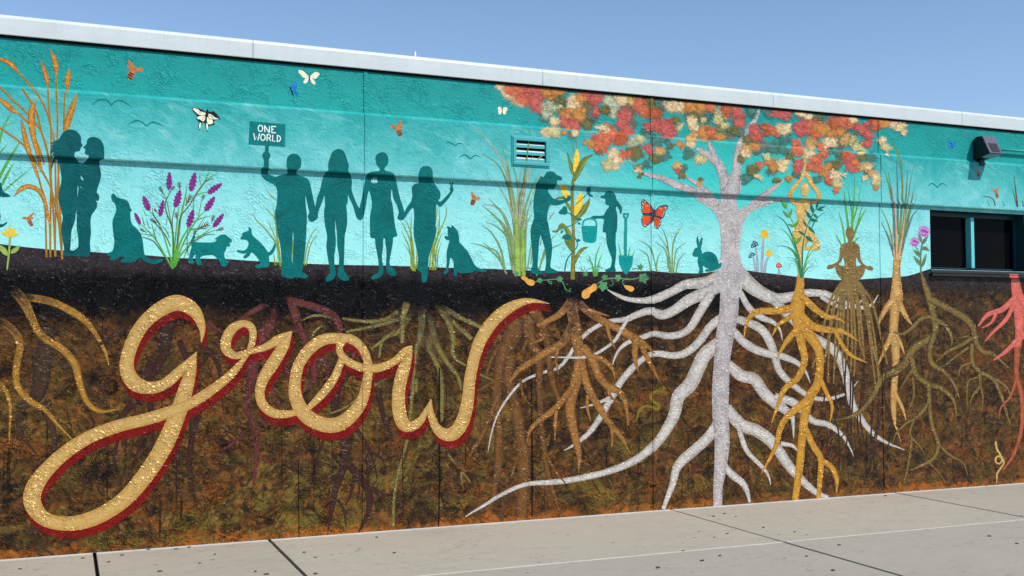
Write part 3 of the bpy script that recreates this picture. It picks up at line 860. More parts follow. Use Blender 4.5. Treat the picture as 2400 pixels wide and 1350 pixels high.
# ---- roots on the soil, back to front
g = grp('painted_root_cluster', 'sepia roots behind the letter g')
strokes('root', 'I', P_dkroot2, 2, g, '230,240,60 205,420,90 180,560,70 95,640,30 100,750,20 180,850,8', '280,400,30 400,500,30 450,580,16 520,610,6', '200,600,50 260,760,30 250,900,12', '150,1180,16 200,1290,14 260,1330,8')
strokes('root', 'I', P_dkroot, 2, g, '800,220,70 790,340,54 740,460,30 700,500,10', '860,300,30 910,440,34 922,600,32 920,760,30 908,920,26 945,1110,6', '880,700,34 845,860,26 850,1030,6', '720,560,34 730,820,20 745,1070,4',
        '570,760,16 545,880,14 560,980,4', '690,720,20 640,910,4', '940,335,26 1000,350,26 1050,440,20 1070,640,5', '610,230,30 510,300,20 470,330,10', '640,600,40 560,690,24 500,720,8', '560,420,14 500,540,10 505,580,4', '960,640,24 925,760,20', '610,700,18 600,860,4', '730,400,40 650,560,26', micro0=6)
g = grp('painted_root_cluster', 'ochre wavy roots at the left end of the wall')
strokes('root', 'I', P_leftroot, 3, g, '30,30,50 110,110,50 150,190,40 200,280,36 300,345,36 360,420,36 385,520,32 420,600,26 480,642,20 570,632,4', '80,90,34 220,110,36 320,150,36 410,210,34 470,290,20 505,360,16 522,420,4',
        '-40,180,36 60,250,36 95,320,36 80,420,36 80,510,32 130,580,30 220,640,24 280,710,16 350,780,5', '-30,490,18 0,510,20 35,560,22 50,640,16 45,740,10 45,800,3', fade=0.14)
g = grp('painted_root_cluster', 'mauve roots behind the letter r')
strokes('root', 'I', P_mauve, 2, g, '1330,80,24 1305,200,56 1250,300,60 1220,400,50 1200,520,44 1180,620,30 1220,720,26 1230,860,24 1215,1000,10', '1300,120,40 1200,170,24 1120,230,20 1060,260,16 1000,210,14', '1340,360,30 1300,470,24 1310,560,16 1350,620,6',
        '1190,720,20 1110,800,16 1040,840,6', '950,520,8 1010,530,12 1100,470,10', '1250,860,16 1310,900,10', fade=0.22)
strokes('root', 'J', P_mauve, 2, g, '150,80,24 185,160,44 215,260,40 250,320,34', '110,100,40 240,130,36 350,170,40 400,220,36 420,310,14', '270,380,40 285,480,36 250,545,12', '310,380,30 350,450,26 340,525,8', '110,380,24 150,460,20 165,510,8', '480,330,20 470,420,16 480,470,6', '0,730,14 10,860,12', '70,480,16 90,570,8', micro0=10, fade=0.22)
g = grp('painted_root_cluster', 'umber roots below the letter o')
strokes('root', 'J', P_dkroot, 2, g, '470,440,40 400,520,50 385,640,40 430,760,40 430,900,40 390,1020,34 370,1120,24 350,1240,6', '440,900,36 500,970,40 545,1040,36 550,1130,30 500,1240,8', '540,1020,24 600,1050,24 635,1100,6', '560,1050,14 590,1140,4', '480,960,20 460,1060,14 435,1110,4',
        '400,1080,16 430,1140,14 438,1215,4', '400,960,20 350,1010,12 320,1045,4', '490,740,24 560,860,16 590,980,6', '595,545,30 620,680,24 670,800,8', '340,760,16 300,880,10 290,1000,4', '560,850,16 610,880,10 630,930,4', '540,860,14 545,1000,16', '505,1000,12 495,1110,4')
g = grp('painted_root_cluster', 'olive roots behind the letter w')
strokes('root', 'J', P_olroot, 3, g, '820,90,70 810,180,40 800,280,30 770,400,24 765,520,20 735,790,16 690,960,14 670,1100,16 670,1220,14', '840,140,34 870,300,30 920,400,26 980,480,22 1000,550,10', '815,250,28 850,360,28 900,480,24 905,640,20 905,700,10', '860,120,40 930,200,34 960,300,26 960,380,22 1020,430,14',
        '880,130,32 1000,200,24 1080,235,22 1190,290,14', '940,200,24 1050,300,24', '770,150,30 700,260,24 620,300,20 600,390,10', '710,150,28 640,200,22 540,215,20 420,200,14', '730,190,24 610,230,22 440,265,12', '690,250,18 560,350,14', '680,455,16 560,540,14 440,630,12 340,670,6', '380,200,14 290,185,14 220,210,6', '340,220,14 285,265,12 270,300,6', '740,110,40 715,200,30 712,320,22', '780,480,20 780,560,16', '1010,1040,8 1000,950,14 1045,1000,6', '930,850,16 970,910,6', '1060,460,16 1150,500,10', '1060,720,14 1085,770,5', fade=0.22)
g = grp('painted_root_cluster', 'broad brown roots below the tail of the letter w')
strokes('root', 'K', P_brroot, 4, g, '380,250,110 335,380,90 285,480,70 262,600,50 255,750,50 268,880,44 265,1050,46 240,1220,30 215,1290,10', '330,480,60 320,620,50 360,760,60 380,900,60 400,1050,70 395,1200,70 388,1335,62', '410,270,80 440,400,60 480,500,50 480,640,34 490,800,30 510,1000,30 540,1150,26 590,1310,10',
        '450,240,70 500,330,50 530,450,36 545,600,34 585,710,20', '250,720,24 200,860,28 130,980,22 100,1040,6', '270,420,20 220,520,18 200,600,8', '505,980,20 560,1080,14 620,1155,6', '380,600,16 400,700,14 450,750,4', '280,590,20 200,640,14 130,680,6', '370,1000,14 340,1100,12 330,1130,4', '440,340,20 400,440,14 380,480,4')
g = grp('painted_root_cluster', 'copper branching roots under the corn plant')
strokes('root', 'K', P_cornroot, 6, g, '660,160,60 652,220,60 665,300,60 680,400,60 695,480,60 690,560,60 665,650,56 645,740,52 650,820,50 670,910,42 690,1000,30 688,1100,4', '650,190,40 590,260,36 530,295,30 470,325,24', '665,290,40 605,410,40 520,460,40 430,520,34 370,560,28 325,620,6',
        '670,180,40 740,250,40 820,300,40 900,340,40 960,375,44 1020,410,36 1060,440,20 1090,470,4', fade=0.1)
strokes('root', 'K', paint('copper_branch', metal=0.3, c=(166, 112, 48), edge=(134, 84, 32), var=0.2, rough=0.3, spec=0.5, speck=((206, 160, 96), 0.62), bump=0.8), 6, g,
        '990,390,40 985,460,34 990,520,22 1005,565,4', '1010,410,30 1050,490,26 1085,560,20 1112,612,4', '740,240,20 790,255,16 850,272,3', '835,310,22 855,390,16 882,445,3', '580,440,18 570,500,16 582,580,3',
        '710,430,40 765,510,44 790,580,44 840,640,40 900,670,36 935,730,26 950,850,4', '760,480,26 830,510,26 870,560,18 880,610,4', '845,650,22 860,700,14 910,735,3', '705,520,36 735,640,40 770,710,40 820,790,36 870,860,30 920,920,24 960,1000,4',
        '735,690,18 735,760,16 752,830,3', '850,830,20 865,890,16 862,970,3', '660,640,34 600,720,34 540,780,34 470,830,28 430,880,20 415,940,4', '570,770,20 565,850,18 563,930,3', '480,360,20 500,390,14 430,420,8', micro0=8)

# ---- the silver tree: trunk, boughs, roots, autumn leaves
tree = grp('painted_tree', 'silver tree with orange autumn leaves and white spreading roots')
strokes('root', 'L', P_root, 4, tree,
        '365,60,50 300,112,70 240,140,65 130,150,50 60,185,45 -30,225,45 -105,235,30 -185,225,24 -245,200,16 -285,177,4',
        '330,140,80 240,190,65 150,230,60 60,290,50 0,310,50 -60,290,40 -130,310,36 -190,335,30 -280,345,22 -370,390,22 -440,455,20 -490,530,20 -545,590,18 -640,620,16 -730,660,14 -800,735,14 -860,830,10 -895,930,8 -915,1035,3',
        '260,200,50 200,300,45 150,380,40 90,415,38 20,420,36 -40,410,30 -105,430,26 -165,450,24 -215,485,18 -245,535,12 -257,575,4',
        '330,320,50 260,370,45 200,450,42 130,510,40 60,525,36 -10,515,34 -65,523,30 -125,565,34 -175,615,36 -215,665,36 -255,735,36 -285,785,34 -325,855,32 -375,925,28 -425,970,22 -475,1005,14 -513,1025,4',
        '320,450,70 230,520,75 190,600,75 150,680,75 90,740,70 70,830,62 30,910,55 -20,980,50 -105,1055,42 -195,1105,38 -295,1140,34 -395,1165,34 -505,1185,32 -605,1195,28 -695,1200,24 -775,1225,22 -855,1265,20 -935,1315,16 -995,1350,10 -1035,1375,4',
        '300,860,40 260,940,55 190,1010,55 120,1070,55 80,1120,45 60,1200,36 30,1280,26 10,1335,20', '330,1100,30 370,1150,40 430,1200,35 455,1250,24 465,1300,12',
        '375,30,50 410,90,80 455,142,80 520,190,70 600,225,60 680,215,50 770,195,42 860,200,36 930,225,30 1000,260,26 1060,272,22 1110,255,14 1143,205,4', '840,215,20 920,260,22 990,270,18 1040,250,12 1080,210,4',
        '415,190,30 460,270,34 520,320,34 590,350,24 625,390,12 638,445,4', '390,330,40 480,360,44 540,400,46 580,470,44 600,540,40 620,600,38 660,650,36 720,700,32 780,740,26 850,755,22 920,745,18 990,715,12 1035,660,4',
        '375,390,40 430,450,44 490,490,44 560,515,40 640,530,36 710,560,28 760,610,16 785,670,4', '580,225,40 660,300,50 720,360,50 800,430,50 890,480,48 940,540,48 970,620,46 990,710,42 1010,790,38 1060,870,32 1120,940,24 1190,985,16 1280,1022,4',
        '350,570,50 420,630,62 490,650,62 540,720,60 600,775,56 650,810,46 690,850,26 697,960,4', '600,740,36 690,770,44 740,815,36 800,870,34 880,890,30 950,940,22 990,1000,12 1018,1065,4',
        '340,800,60 420,890,66 500,920,64 570,970,62 620,1030,56 660,1090,52 710,1150,46 770,1210,38 830,1255,30 880,1272,20', '630,990,26 690,1000,20 725,1035,6', '405,890,26 430,980,28 460,1040,26 520,1100,22 560,1150,14 577,1208,4')
strokes('root', 'K', P_root, 4, tree, '945,290,22 910,350,18 880,400,18 830,440,16 770,475,16 700,490,14 620,490,10 540,488,6', '860,700,22 790,730,16 740,745,10 695,757,4', micro0=20)
sheet('trunk', [stroke('L', '370,40,100 362,150,100 355,300,100 335,420,95 320,550,85 312,700,90 312,850,85 320,980,80 310,1120,65 298,1220,50 297,1322,48'),
                poly('N', '895,-60 1325,-60 1300,250 1295,500 1318,640 1345,720 1385,800 1440,890 1420,1000 1340,1160 1335,1400 930,1400 850,1200 700,1010 745,930 830,850 905,770 900,690 875,640 888,560 900,400 905,250', sub=1),
                poly('Q', '515,-100 1108,-100 1075,320 1000,345 1000,830 1210,710 1400,560 1480,480 1560,420 1650,440 1600,600 1800,590 1800,700 1500,790 1300,920 1200,1060 1130,1200 1110,1350 1110,1500 540,1500 545,1350 520,1150 450,980 350,840 150,690 0,600 -100,550 -100,200 0,230 160,300 320,430 555,620 545,430 530,330 575,310', sub=1)],
      P_bark, 5, tree, micro0=22)
strokes('branch', 'F', P_bark, 5, tree, '430,900,150 375,750,90 320,640,80 230,570,70 130,510,30', '330,660,46 270,520,50 240,450,20', '450,930,170 500,750,90 510,600,70 540,450,50 610,340,50 680,240,40 725,110,20', '790,930,60 880,860,40 950,800,14', '680,1040,60 760,1020,45 850,1000,40 930,990,25 1000,990,10', '680,1010,70 740,970,64 800,925,58', micro0=30)
strokes('branch', 'E', P_bark, 5, tree, '1850,1085,80 1736,1040,70 1620,990,60 1530,950,50 1440,930,40 1380,905,20', '2000,1110,50 1900,1030,40 1820,980,30 1760,935,12', '1300,840,14 1240,790,8', micro0=40)
LC = dict(c=(212, 116, 80), r=(196, 96, 90), o=(198, 132, 66), m=(234, 206, 160), p=(196, 184, 126), g=(106, 106, 62), b=(180, 90, 58), t=(200, 154, 90), n=(70, 124, 116), v=(184, 190, 158))
LX = dict(c=(196, 84, 72), r=(206, 104, 80), o=(206, 148, 84), m=(206, 166, 104), p=(226, 210, 160), g=(140, 124, 70), b=(200, 108, 66), t=(226, 196, 140), n=(96, 116, 92), v=(150, 158, 110))
LM = {k_: paint('leaf_dab_' + n_, LC[k_], var=0.2, vscale=26, cover=True, bump=0.9, mix2=LX[k_]) for k_, n_ in
      dict(c='coral', r='rose', o='orange', m='cream', p='straw', g='olive', b='rust', t='tan', n='teal_grey', v='pale_sage').items()}
dabsE = ('n:640,330,60 n:1540,270,70 n:1580,760,50 n:1790,740,50 n:1350,850,40 n:1730,870,45 n:1950,400,50 n:900,400,60 n:1250,330,50 n:480,420,40 n:980,700,40 n:1270,480,40 n:1500,620,60 n:2130,540,50 n:1420,560,50 n:560,210,40 n:820,330,40 n:1600,640,40 n:1420,830,40 '
  'm:90,130,45 m:180,190,65 m:260,260,50 c:270,170,105 c:330,230,85 r:400,200,70 r:420,280,66 r:440,330,46 o:520,165,76 o:600,170,56 v:545,300,76 v:500,370,44 g:620,250,46 m:760,260,66 m:730,320,46 o:840,220,55 g:880,300,36 r:950,230,66 r:960,350,42 r:880,180,44 '
  'o:700,420,84 o:800,390,64 r:760,470,54 r:660,450,46 g:870,470,50 v:1080,280,76 v:1110,370,54 m:1180,230,64 g:1040,340,46 t:1270,260,46 r:1200,390,60 r:1190,470,56 r:1240,520,46 c:1120,560,84 b:1180,600,56 c:1000,620,84 c:1050,590,56 m:1015,500,50 o:900,640,44 '
  'c:1380,320,76 c:1350,270,46 b:1490,370,56 g:1440,270,50 r:1540,470,76 r:1600,510,76 r:1430,480,46 g:1680,430,36 p:1710,490,36 v:1290,640,54 p:1350,600,36 g:1310,720,66 m:510,540,48 p:570,540,48 m:570,440,38 o:660,545,22 m:760,550,28 m:1100,740,56 m:1150,790,44 c:1220,740,46 '
  'r:1420,690,46 p:1060,840,48 m:1130,860,28 t:1530,710,40 g:1480,780,46 g:1630,670,28 o:1710,650,36 p:1890,780,50 t:1340,880,38 g:1350,930,26 m:1320,890,22 t:1680,840,40 r:1690,890,26 g:1730,930,34 t:1890,1000,26 g:1900,970,22 '
  'm:1640,310,56 m:1720,310,56 o:1830,310,76 o:1900,300,56 c:1990,310,46 g:1850,390,46 v:2080,370,56 p:2060,420,46 p:2110,480,36 b:2130,340,56 r:2230,370,52 r:2240,450,52 m:1810,440,46 m:1850,500,46 o:1920,540,66 c:1990,540,46 t:1810,590,46 m:1810,650,34 o:2070,580,46 g:2200,530,46 p:1920,430,26')
dabsF = ('n:640,760,60 n:860,510,70 n:940,530,50 n:720,530,50 n:600,800,50 n:960,420,70 n:1360,240,40 n:1440,540,60 n:780,170,60 n:640,160,60 n:540,360,50 n:1600,360,50 n:1060,760,40 n:1250,800,40 n:1760,600,50 n:1500,330,50 '
  't:600,520,64 m:590,570,44 o:680,500,36 g:540,610,32 g:610,430,46 r:690,400,66 r:680,340,52 b:790,320,66 c:850,350,56 m:940,340,54 m:980,310,36 r:900,190,58 r:960,190,56 m:1110,190,46 m:1180,220,36 g:1260,230,36 r:1130,310,76 r:1100,340,54 r:1170,360,46 c:1230,310,66 c:1250,380,46 '
  'o:1340,340,84 o:1400,370,56 b:1420,270,54 c:1520,250,66 c:1570,290,36 m:1600,240,36 t:1200,470,54 c:1060,470,46 c:1080,530,54 m:1190,560,48 c:1310,490,46 c:1330,560,36 m:1380,470,54 m:1410,440,32 o:1480,360,36 p:1580,440,46 p:1640,500,56 p:1670,560,42 t:1520,430,46 '
  'r:1700,360,84 r:1730,470,46 r:1660,330,46 b:1800,300,54 c:1830,260,54 o:1900,270,54 m:1990,290,46 m:2040,320,46 m:2070,360,28 m:1870,440,36 p:1900,500,42 m:1915,570,16 r:1560,600,56 r:1570,680,54 b:1520,560,36 c:1640,680,46 c:1610,640,36 t:1720,680,54 t:1770,750,46 m:1740,690,26 m:1810,800,42 m:1705,790,26 o:1810,880,26 p:1800,830,36 g:1680,600,36 '
  'c:1250,620,54 c:1280,700,54 c:1200,680,46 o:1350,690,54 o:1330,760,36 r:1090,660,50 r:1080,710,36 g:1450,670,46 b:1380,820,36 m:1440,770,46 m:1410,740,32 p:1450,840,46 c:1440,900,26 m:920,660,56 m:960,640,36 m:940,700,36 o:830,650,54 o:850,690,36 p:780,590,36 c:720,680,42 g:650,710,46 p:710,780,36 g:1000,590,40 g:880,810,30 o:990,790,30 m:1510,760,22 c:1350,800,24')
cnt = 0
for reg, ds in (('E', dabsE), ('F', dabsF)):
    for t in ds.split():
        kk, q = t.split(':')
        x, y, r = (float(a) for a in q.split(','))
        # keep below the fascia
        lay = 3 if kk == 'n' else 7
        pcs = [dab(reg, x, y, r, R1)]
        for _ in range(2):
            a = R1.uniform(0, 6.28)
            pcs.append(dab(reg, x + math.cos(a) * r * 1.0, y + math.sin(a) * r * 0.9, r * R1.uniform(0.22, 0.42), R1))
        ob = sheet('leaf', pcs, LM[kk], lay, tree, micro0=cnt * 0.8, step=0.26)
        cnt += 1

rh = random.Random(21)
HZ = [paint('leaf_haze_grey', (92, 122, 118), var=0.2, cover=True, mix2=(120, 112, 92)), paint('leaf_haze_brown', (138, 112, 88), var=0.2, cover=True, mix2=(96, 120, 112)), paint('leaf_haze_olive', (116, 122, 84), var=0.2, cover=True, mix2=(150, 120, 84))]
spots = [(reg, [float(a) for a in t.split(':')[1].split(',')]) for reg, ds in (('E', dabsE), ('F', dabsF)) for t in ds.split()]
for i in range(80):
    reg, (x, y, r) = rh.choice(spots)
    if y > 700: continue
    pc = dab(reg, x + rh.uniform(-70, 70), y + rh.uniform(-40, 45), rh.uniform(38, 70), rh)
    pc['cover'] = [c * 0.85 - 0.22 for c in pc['cover']]
    sheet('leaf_haze', [pc], HZ[i % 3], 2.2, tree, micro0=i * 0.5)

# ---- gold roots on the right
g_yoga = grp('painted_yoga_figure', 'gold figure in tree pose growing from leaves and golden roots')
strokes('root', 'L', P_gold, 8, g_yoga, '735,100,36 728,180,50 718,260,75 722,360,60 740,470,42 755,550,36 720,640,34 650,700,30 620,770,22 580,880,4', '735,360,56 790,430,55 830,500,44 835,600,42 820,680,46 780,750,52 755,850,46 740,980,40 730,1100,40 705,1287,34', '700,275,44 600,290,38 500,295,32 450,350,18 435,440,4',
        '700,310,30 620,360,20 585,420,4', '725,380,40 660,450,26 605,545,4', '740,210,40 800,270,36 870,320,28 920,325,20 970,355,4', '735,310,40 800,370,40 880,390,34 960,400,24 1040,450,4', '915,395,20 960,480,22 1010,530,18 1085,562,4', '825,620,24 870,720,22 900,790,18 888,880,4', '770,765,46 680,830,36 630,900,32 600,1010,24 525,1150,4',
        '755,900,30 800,1000,34 840,1070,32 835,1180,28 828,1277,22', '835,1075,26 895,1110,28 925,1180,22 922,1250,6')
g_med = grp('painted_meditating_figure', 'bronze cross-legged figure whose roots fall like a skirt')
rr = random.Random(4)
for i in range(15):
    t = i / 14
    x0 = 948 + 90 * t; x1 = 845 + 315 * t + rr.uniform(-12, 12); x2 = x1 + (t - 0.5) * 60 + rr.uniform(-20, 20); ye = rr.uniform(520, 700)
    sheet('root', [stroke('L', [(x0, 140, 13), (x0 + (x1 - x0) * .5, 230, 13), (x0 + (x1 - x0) * .8, 350, 12), (x1, 470, 11), (x2, ye, 8)])], P_medit, 5.5, g_med, micro0=i)
    sheet('root', [stroke('L', [(x2, ye - 20, 8), (x2 + rr.uniform(-20, 20), ye + 160, 9), (x2 + rr.uniform(-40, 30), ye + 330, 8), (x2 + rr.uniform(-50, 40), min(1240, ye + rr.uniform(420, 620)), 6)])], P_dkroot, 5.4, g_med, micro0=i)
sheet('root', [poly('L', '955,130 990,120 1040,130 1065,165 1075,200 1030,190 1000,230 970,195 935,200 940,160')], P_medit, 5.6, g_med)
sheet('body', [poly('G', '1310,598 1345,615 1358,650 1355,690 1345,710 1345,745 1390,770 1415,810 1420,880 1440,960 1490,1005 1530,1005 1560,1035 1545,1052 1505,1045 1475,1030 1470,1060 1450,1110 1410,1150 1360,1170 1250,1170 1210,1130 1175,1080 1155,1020 1130,1030 1085,1040 1070,1020 1090,992 1120,990 1190,950 1205,880 1210,810 1240,770 1290,755 1290,715 1275,690 1268,650 1280,610',
      ['1238,910 1225,960 1195,988 1250,1005 1255,960', '1385,910 1380,1005 1435,988 1405,960'])], P_medit, 8, g_med)
strokes('blade', 'G', P_grassb, 2, g_med, '1300,640,22 1285,500,22 1265,350,18 1252,210,6', '1335,640,24 1340,450,24 1320,350,14 1295,200,4', '1330,560,20 1350,400,16 1362,200,10 1358,30,3', '1340,720,20 1400,560,22 1440,480,18 1490,395,4', '1350,760,16 1390,720,14 1420,700,4', '1262,760,18 1240,600,16 1195,430,4', '1225,790,16 1195,730,14 1165,670,4', '1338,560,16 1390,380,14 1430,160,3', '1360,690,14 1410,500,14 1455,330,3')
g_reed = grp('painted_reeds', 'slate and olive reeds with a tan root beside the window')
strokes('root', 'M', P_reedroot, 6, g_reed, '340,20,34 340,150,50 340,220,70 330,300,50 325,400,46 335,500,44 335,600,34 325,720,34 325,820,28 335,910,6', '320,230,34 270,300,28 243,370,4', '350,240,34 390,320,24 422,362,4', '320,405,30 280,490,24 240,580,4', '335,410,24 365,470,18 382,520,4', '330,720,22 370,800,18 390,865,4', '338,900,12 362,980,3')
for i, (s, w, mt) in enumerate((('150,1080 150,900 118,650 85,500 40,400', 13, P_reedo), ('150,1050 135,800 118,600 95,460', 14, P_slate), ('160,900 162,700 158,500 152,355', 13, P_slate), ('165,1080 180,850 195,600 185,420 150,290 90,180', 13, P_reedo), ('178,1050 205,800 222,600 231,425', 14, P_slate), ('182,1000 225,720 250,540 277,400', 9, P_reedo),
        ('186,980 230,780 262,640 282,555', 9, P_reedo), ('184,1040 225,860 250,720 272,620', 13, P_slate), ('186,1000 240,840 270,760 322,708', 12, P_slate), ('140,1060 100,930 75,870 45,810', 12, P_slate), ('138,1020 105,860 75,780 30,690', 8, P_reedo), ('192,950 250,750 280,680 300,610', 5, P_reedo), ('155,1080 152,880 140,700 118,540', 10, P_pink), ('165,1080 192,920 205,820 214,715', 12, P_pink), ('140,1080 130,950 125,825', 8, P_pink))):
    sheet('reed', [stroke('H', s, w * 1.35, taper=True)], mt, 3 if mt is not P_pink else 4, g_reed, micro0=i)
sheet('root', [poly('H', '128,1010 145,1060 158,1080 170,1075 185,1050 200,1000 190,1070 182,1120 180,1180 186,1230 192,1360 112,1360 138,1235 146,1180 140,1120')], P_reedroot, 5.5, g_reed)
g_fl = grp('painted_flowers', 'two pink-purple blooms on one stem beside the window')
strokes('root', 'M', P_flroot, 7, g_fl, '470,85,14 485,140,28 510,210,44 530,290,44 545,380,40 520,430,40 430,490,50 390,560,54 330,610,50 270,640,40 220,730,34 160,810,28 90,850,20 20,862,5', '515,225,40 600,270,40 690,320,44 740,370,40 755,440,36 790,500,34 850,520,24 930,590,8', '745,430,30 680,470,26 600,510,18 545,560,4', '720,480,20 640,540,14 585,585,4', '720,420,14 690,428,10 665,430,3',
        '738,460,26 740,560,26 780,610,26 850,650,26 890,730,22 920,830,18 940,900,6', '775,600,20 780,680,22 740,740,14 725,790,4', '770,640,16 720,660,14 710,740,8 715,800,3', '785,680,16 795,760,12 785,830,3', '740,560,18 680,585,14 665,640,6', '860,650,20 920,690,18 950,770,8', '545,390,30 515,500,34 530,570,32 590,610,28 640,670,22 670,750,8', '525,320,30 470,330,26 420,380,22 370,410,18 320,400,6', '540,330,26 600,370,24 630,430,16 630,480,4',
        '420,540,34 440,620,36 500,670,34 580,700,32 640,760,22 655,850,5', '510,670,30 515,800,26 530,900,26 560,990,24 540,1060,24 480,1100,20 410,1130,8', '560,990,20 620,1050,16 690,1090,10 715,1160,4', '510,770,22 460,840,22 380,890,16 330,950,10 320,1000,4', '430,870,16 410,940,14 460,1000,10 490,1050,4', '420,960,14 405,1080,16 380,1200,10', '430,590,20 390,650,14 360,700,6', '425,640,18 430,740,14 395,830,6', '510,1090,12 560,1140,8 600,1200,4')
sheet('stem', [stroke('H', '325,1165,12 322,1080,11 325,1020,10 332,970,9 345,930,6'), stroke('H', '322,1040,8 300,1005,6 288,980,5')], P_flleaf, 6, g_fl)
for a in ((330, 955, 308, 895, 20), (338, 968, 378, 895, 22), (322, 1055, 272, 1005, 22), (325, 1120, 275, 1050, 26), (332, 1130, 363, 1035, 24)):
    sheet('leaf', [leaf('H', *a)], P_flleaf, 6, g_fl, micro0=3)
sheet('leaf', [poly('H', '325,1012 335,988 352,984 370,992 386,1015 365,1012 345,1006')], P_flleaf, 6, g_fl, micro0=5)
for cx, cy, r in ((346, 877, 40), (282, 950, 33)):
    pts = [(cx + r * (1 + .12 * math.sin(7 * t)) * math.cos(t), cy + r * .97 * (1 + .12 * math.sin(7 * t)) * math.sin(t)) for t in (6.283 * i / 28 for i in range(28))]
    b_ = sheet('bloom', [poly('H', pts, sub=1)], P_bloom, 7, g_fl)
    sheet('petal_shadow', [stroke('H', [(cx - r * .6, cy, 5), (cx - r * .1, cy - r * .15, r * .4), (cx + r * .5, cy + r * .15, r * .4), (cx + r * .75, cy + r * .05, 4)]), stroke('H', [(cx - r * .6, cy + r * .55, 4), (cx, cy + r * .7, r * .25), (cx + r * .55, cy + r * .5, 4)])], P_bloomd, 7.5, b_)
g = grp('painted_root_cluster', 'coral pink roots under the window sill at the right edge')
strokes('root', 'M', P_coral, 8, g, '965,105,36 968,150,50 985,260,62 988,400,45 975,500,35', '985,200,34 900,280,30 820,310,24 770,370,8', '865,300,18 840,350,14 790,380,5', '965,240,25 920,330,22 850,400,16 805,450,5', '985,430,25 920,500,22 850,550,8', '985,200,40 1040,290,36 1100,340,20', '995,400,26 1050,480,20 1090,560,10')
strokes('root', 'M', P_corald, 7.8, g, '978,480,34 972,620,25 1000,740,25 1000,900,22 960,1040,18 900,1130,8', '975,640,16 940,740,14 890,800,10 880,860,5', micro0=8)
g = grp('painted_grass', 'thin brown grass above the window')
strokes('blade', 'H', P_brown, 3, g, '1005,705,12 995,620,10 978,485,3', '1000,705,6 985,640,6 968,575,2', '848,698,8 835,655,7 805,635,6 755,630,2', '808,700,5 790,665,3', '1046,705,8 1040,660,6', '912,700,5 900,665,3')

# ---- yoga figure
strokes('arm', 'F', P_yoga, 9, g_yoga, '1135,545,22 1145,640,36 1142,700,34 1140,745,40', '1140,735,40 1080,830,44 1010,930,42 1012,985,40 1050,1030,34', '1150,735,40 1210,840,44 1278,940,40 1250,1000,36 1205,1030,30')
sheet('head', [ell('F', 1143, 895, 40, 66)], P_yoga, 9, g_yoga, micro0=5)
sheet('body', [poly('G', '690,305 780,318 800,290 875,290 890,325 930,315 905,345 885,380 875,430 850,480 860,540 880,600 930,660 985,740 1002,790 995,825 950,842 900,838 830,840 800,860 800,960 805,1060 800,1120 770,1120 758,1000 750,900 735,780 705,700 715,620 735,560 755,500 745,430 740,370 715,340', ['862,770 900,745 925,775 890,795 850,805'])], P_yoga, 9, g_yoga, micro0=6)
for i, (s, w, mt) in enumerate((('800,1130 770,900 700,680 620,530 530,470', 18, P_lfd), ('800,1130 760,900 690,720 640,650 570,598', 14, P_grassb), ('795,1130 770,960 720,850 640,800 525,790', 14, P_lfd), ('790,1130 760,980 715,860 640,812', 11, P_grassb), ('790,1130 765,980 720,925 635,915', 8, P_lfd), ('800,1130 840,980 900,820 1010,705', 15, P_grassb), ('805,1130 850,960 910,860 985,800', 15, P_grassb),
        ('800,1130 850,1000 880,950 918,930', 10, P_lfm), ('800,1130 850,1050 880,1020 920,1000', 12, P_lfd), ('805,1130 810,950 815,800 850,620 930,440 970,390 1000,330', 16, P_lfd), ('785,1140 765,1040 740,960 690,935', 10, P_grassg), ('915,595 940,540 1000,470 1070,430', 12, P_lfd), ('845,800 862,740 880,690', 10, P_lfd), ('745,680 735,600 690,500 650,400 620,300', 7, P_lfm), ('880,590 900,540 940,400', 7, P_lfm))):
    sheet('blade', [stroke('G', s, w, taper=True)], mt, 10, g_yoga, micro0=i)
for i, (a, mt) in enumerate((((960, 400, 975, 320, 24), P_lfd), ((975, 400, 1055, 378, 24), P_lfd), ((960, 405, 1035, 420, 20), P_lfd), ((930, 450, 895, 345, 34), P_lfd), ((905, 510, 835, 410, 34), P_lfd), ((930, 455, 975, 500, 26), P_lfd), ((890, 510, 975, 535, 34), P_lfd), ((855, 590, 815, 520, 26), P_lfd), ((870, 590, 945, 660, 36), P_lfd), ((835, 685, 765, 630, 28), P_lfd), ((845, 690, 920, 750, 44), P_lfd),
        ((640, 400, 585, 310, 26), P_lfm), ((635, 405, 650, 330, 22), P_lfm), ((670, 495, 605, 420, 28), P_lfm), ((675, 495, 700, 400, 28), P_lfm), ((725, 590, 655, 560, 26), P_lfm), ((722, 600, 780, 515, 34), P_lfm), ((735, 770, 705, 670, 36), P_lfm), ((740, 775, 810, 690, 36), P_lfm))):
    sheet('leaf', [leaf('G', *a)], mt, 11, g_yoga, micro0=i)

# ---- mushrooms
def mushroom(label, s, cap, mt, dots=()):
    g = grp('painted_mushroom', label)
    sheet('stem', [stroke('G', s)], P_mstem, 3, g)
    c = sheet('cap', [poly('G', cap)], mt, 4, g)
    if dots:
        sheet('spots', [ell('G', x, y, 5, 5, n=8) for x, y in dots], P_white, 5, c)
mushroom('tall yellow-capped mushroom painted beside the trunk', '385,1070,28 390,900,24 405,705,14', '410,618 440,640 457,700 415,712 370,692 380,640', P_myel)
mushroom('short yellow-capped mushroom with a bent stem', '415,1072,26 425,980,24 458,900,14', '460,832 490,860 497,895 460,908 425,890 430,850', P_myel)
mushroom('upper blue mushroom with white dots', '342,1065,26 338,950,22 318,800,12', '300,740 335,755 345,785 290,814 268,807 280,765', P_mblue, ((290, 765), (312, 758), (300, 785), (325, 775), (285, 798)))
mushroom('lower blue mushroom with white dots', '318,1062,22 308,980,18 292,905,12', '275,860 310,875 314,890 262,922 245,915 255,880', P_mblue, ((272, 878), (290, 885), (262, 900), (282, 902)))
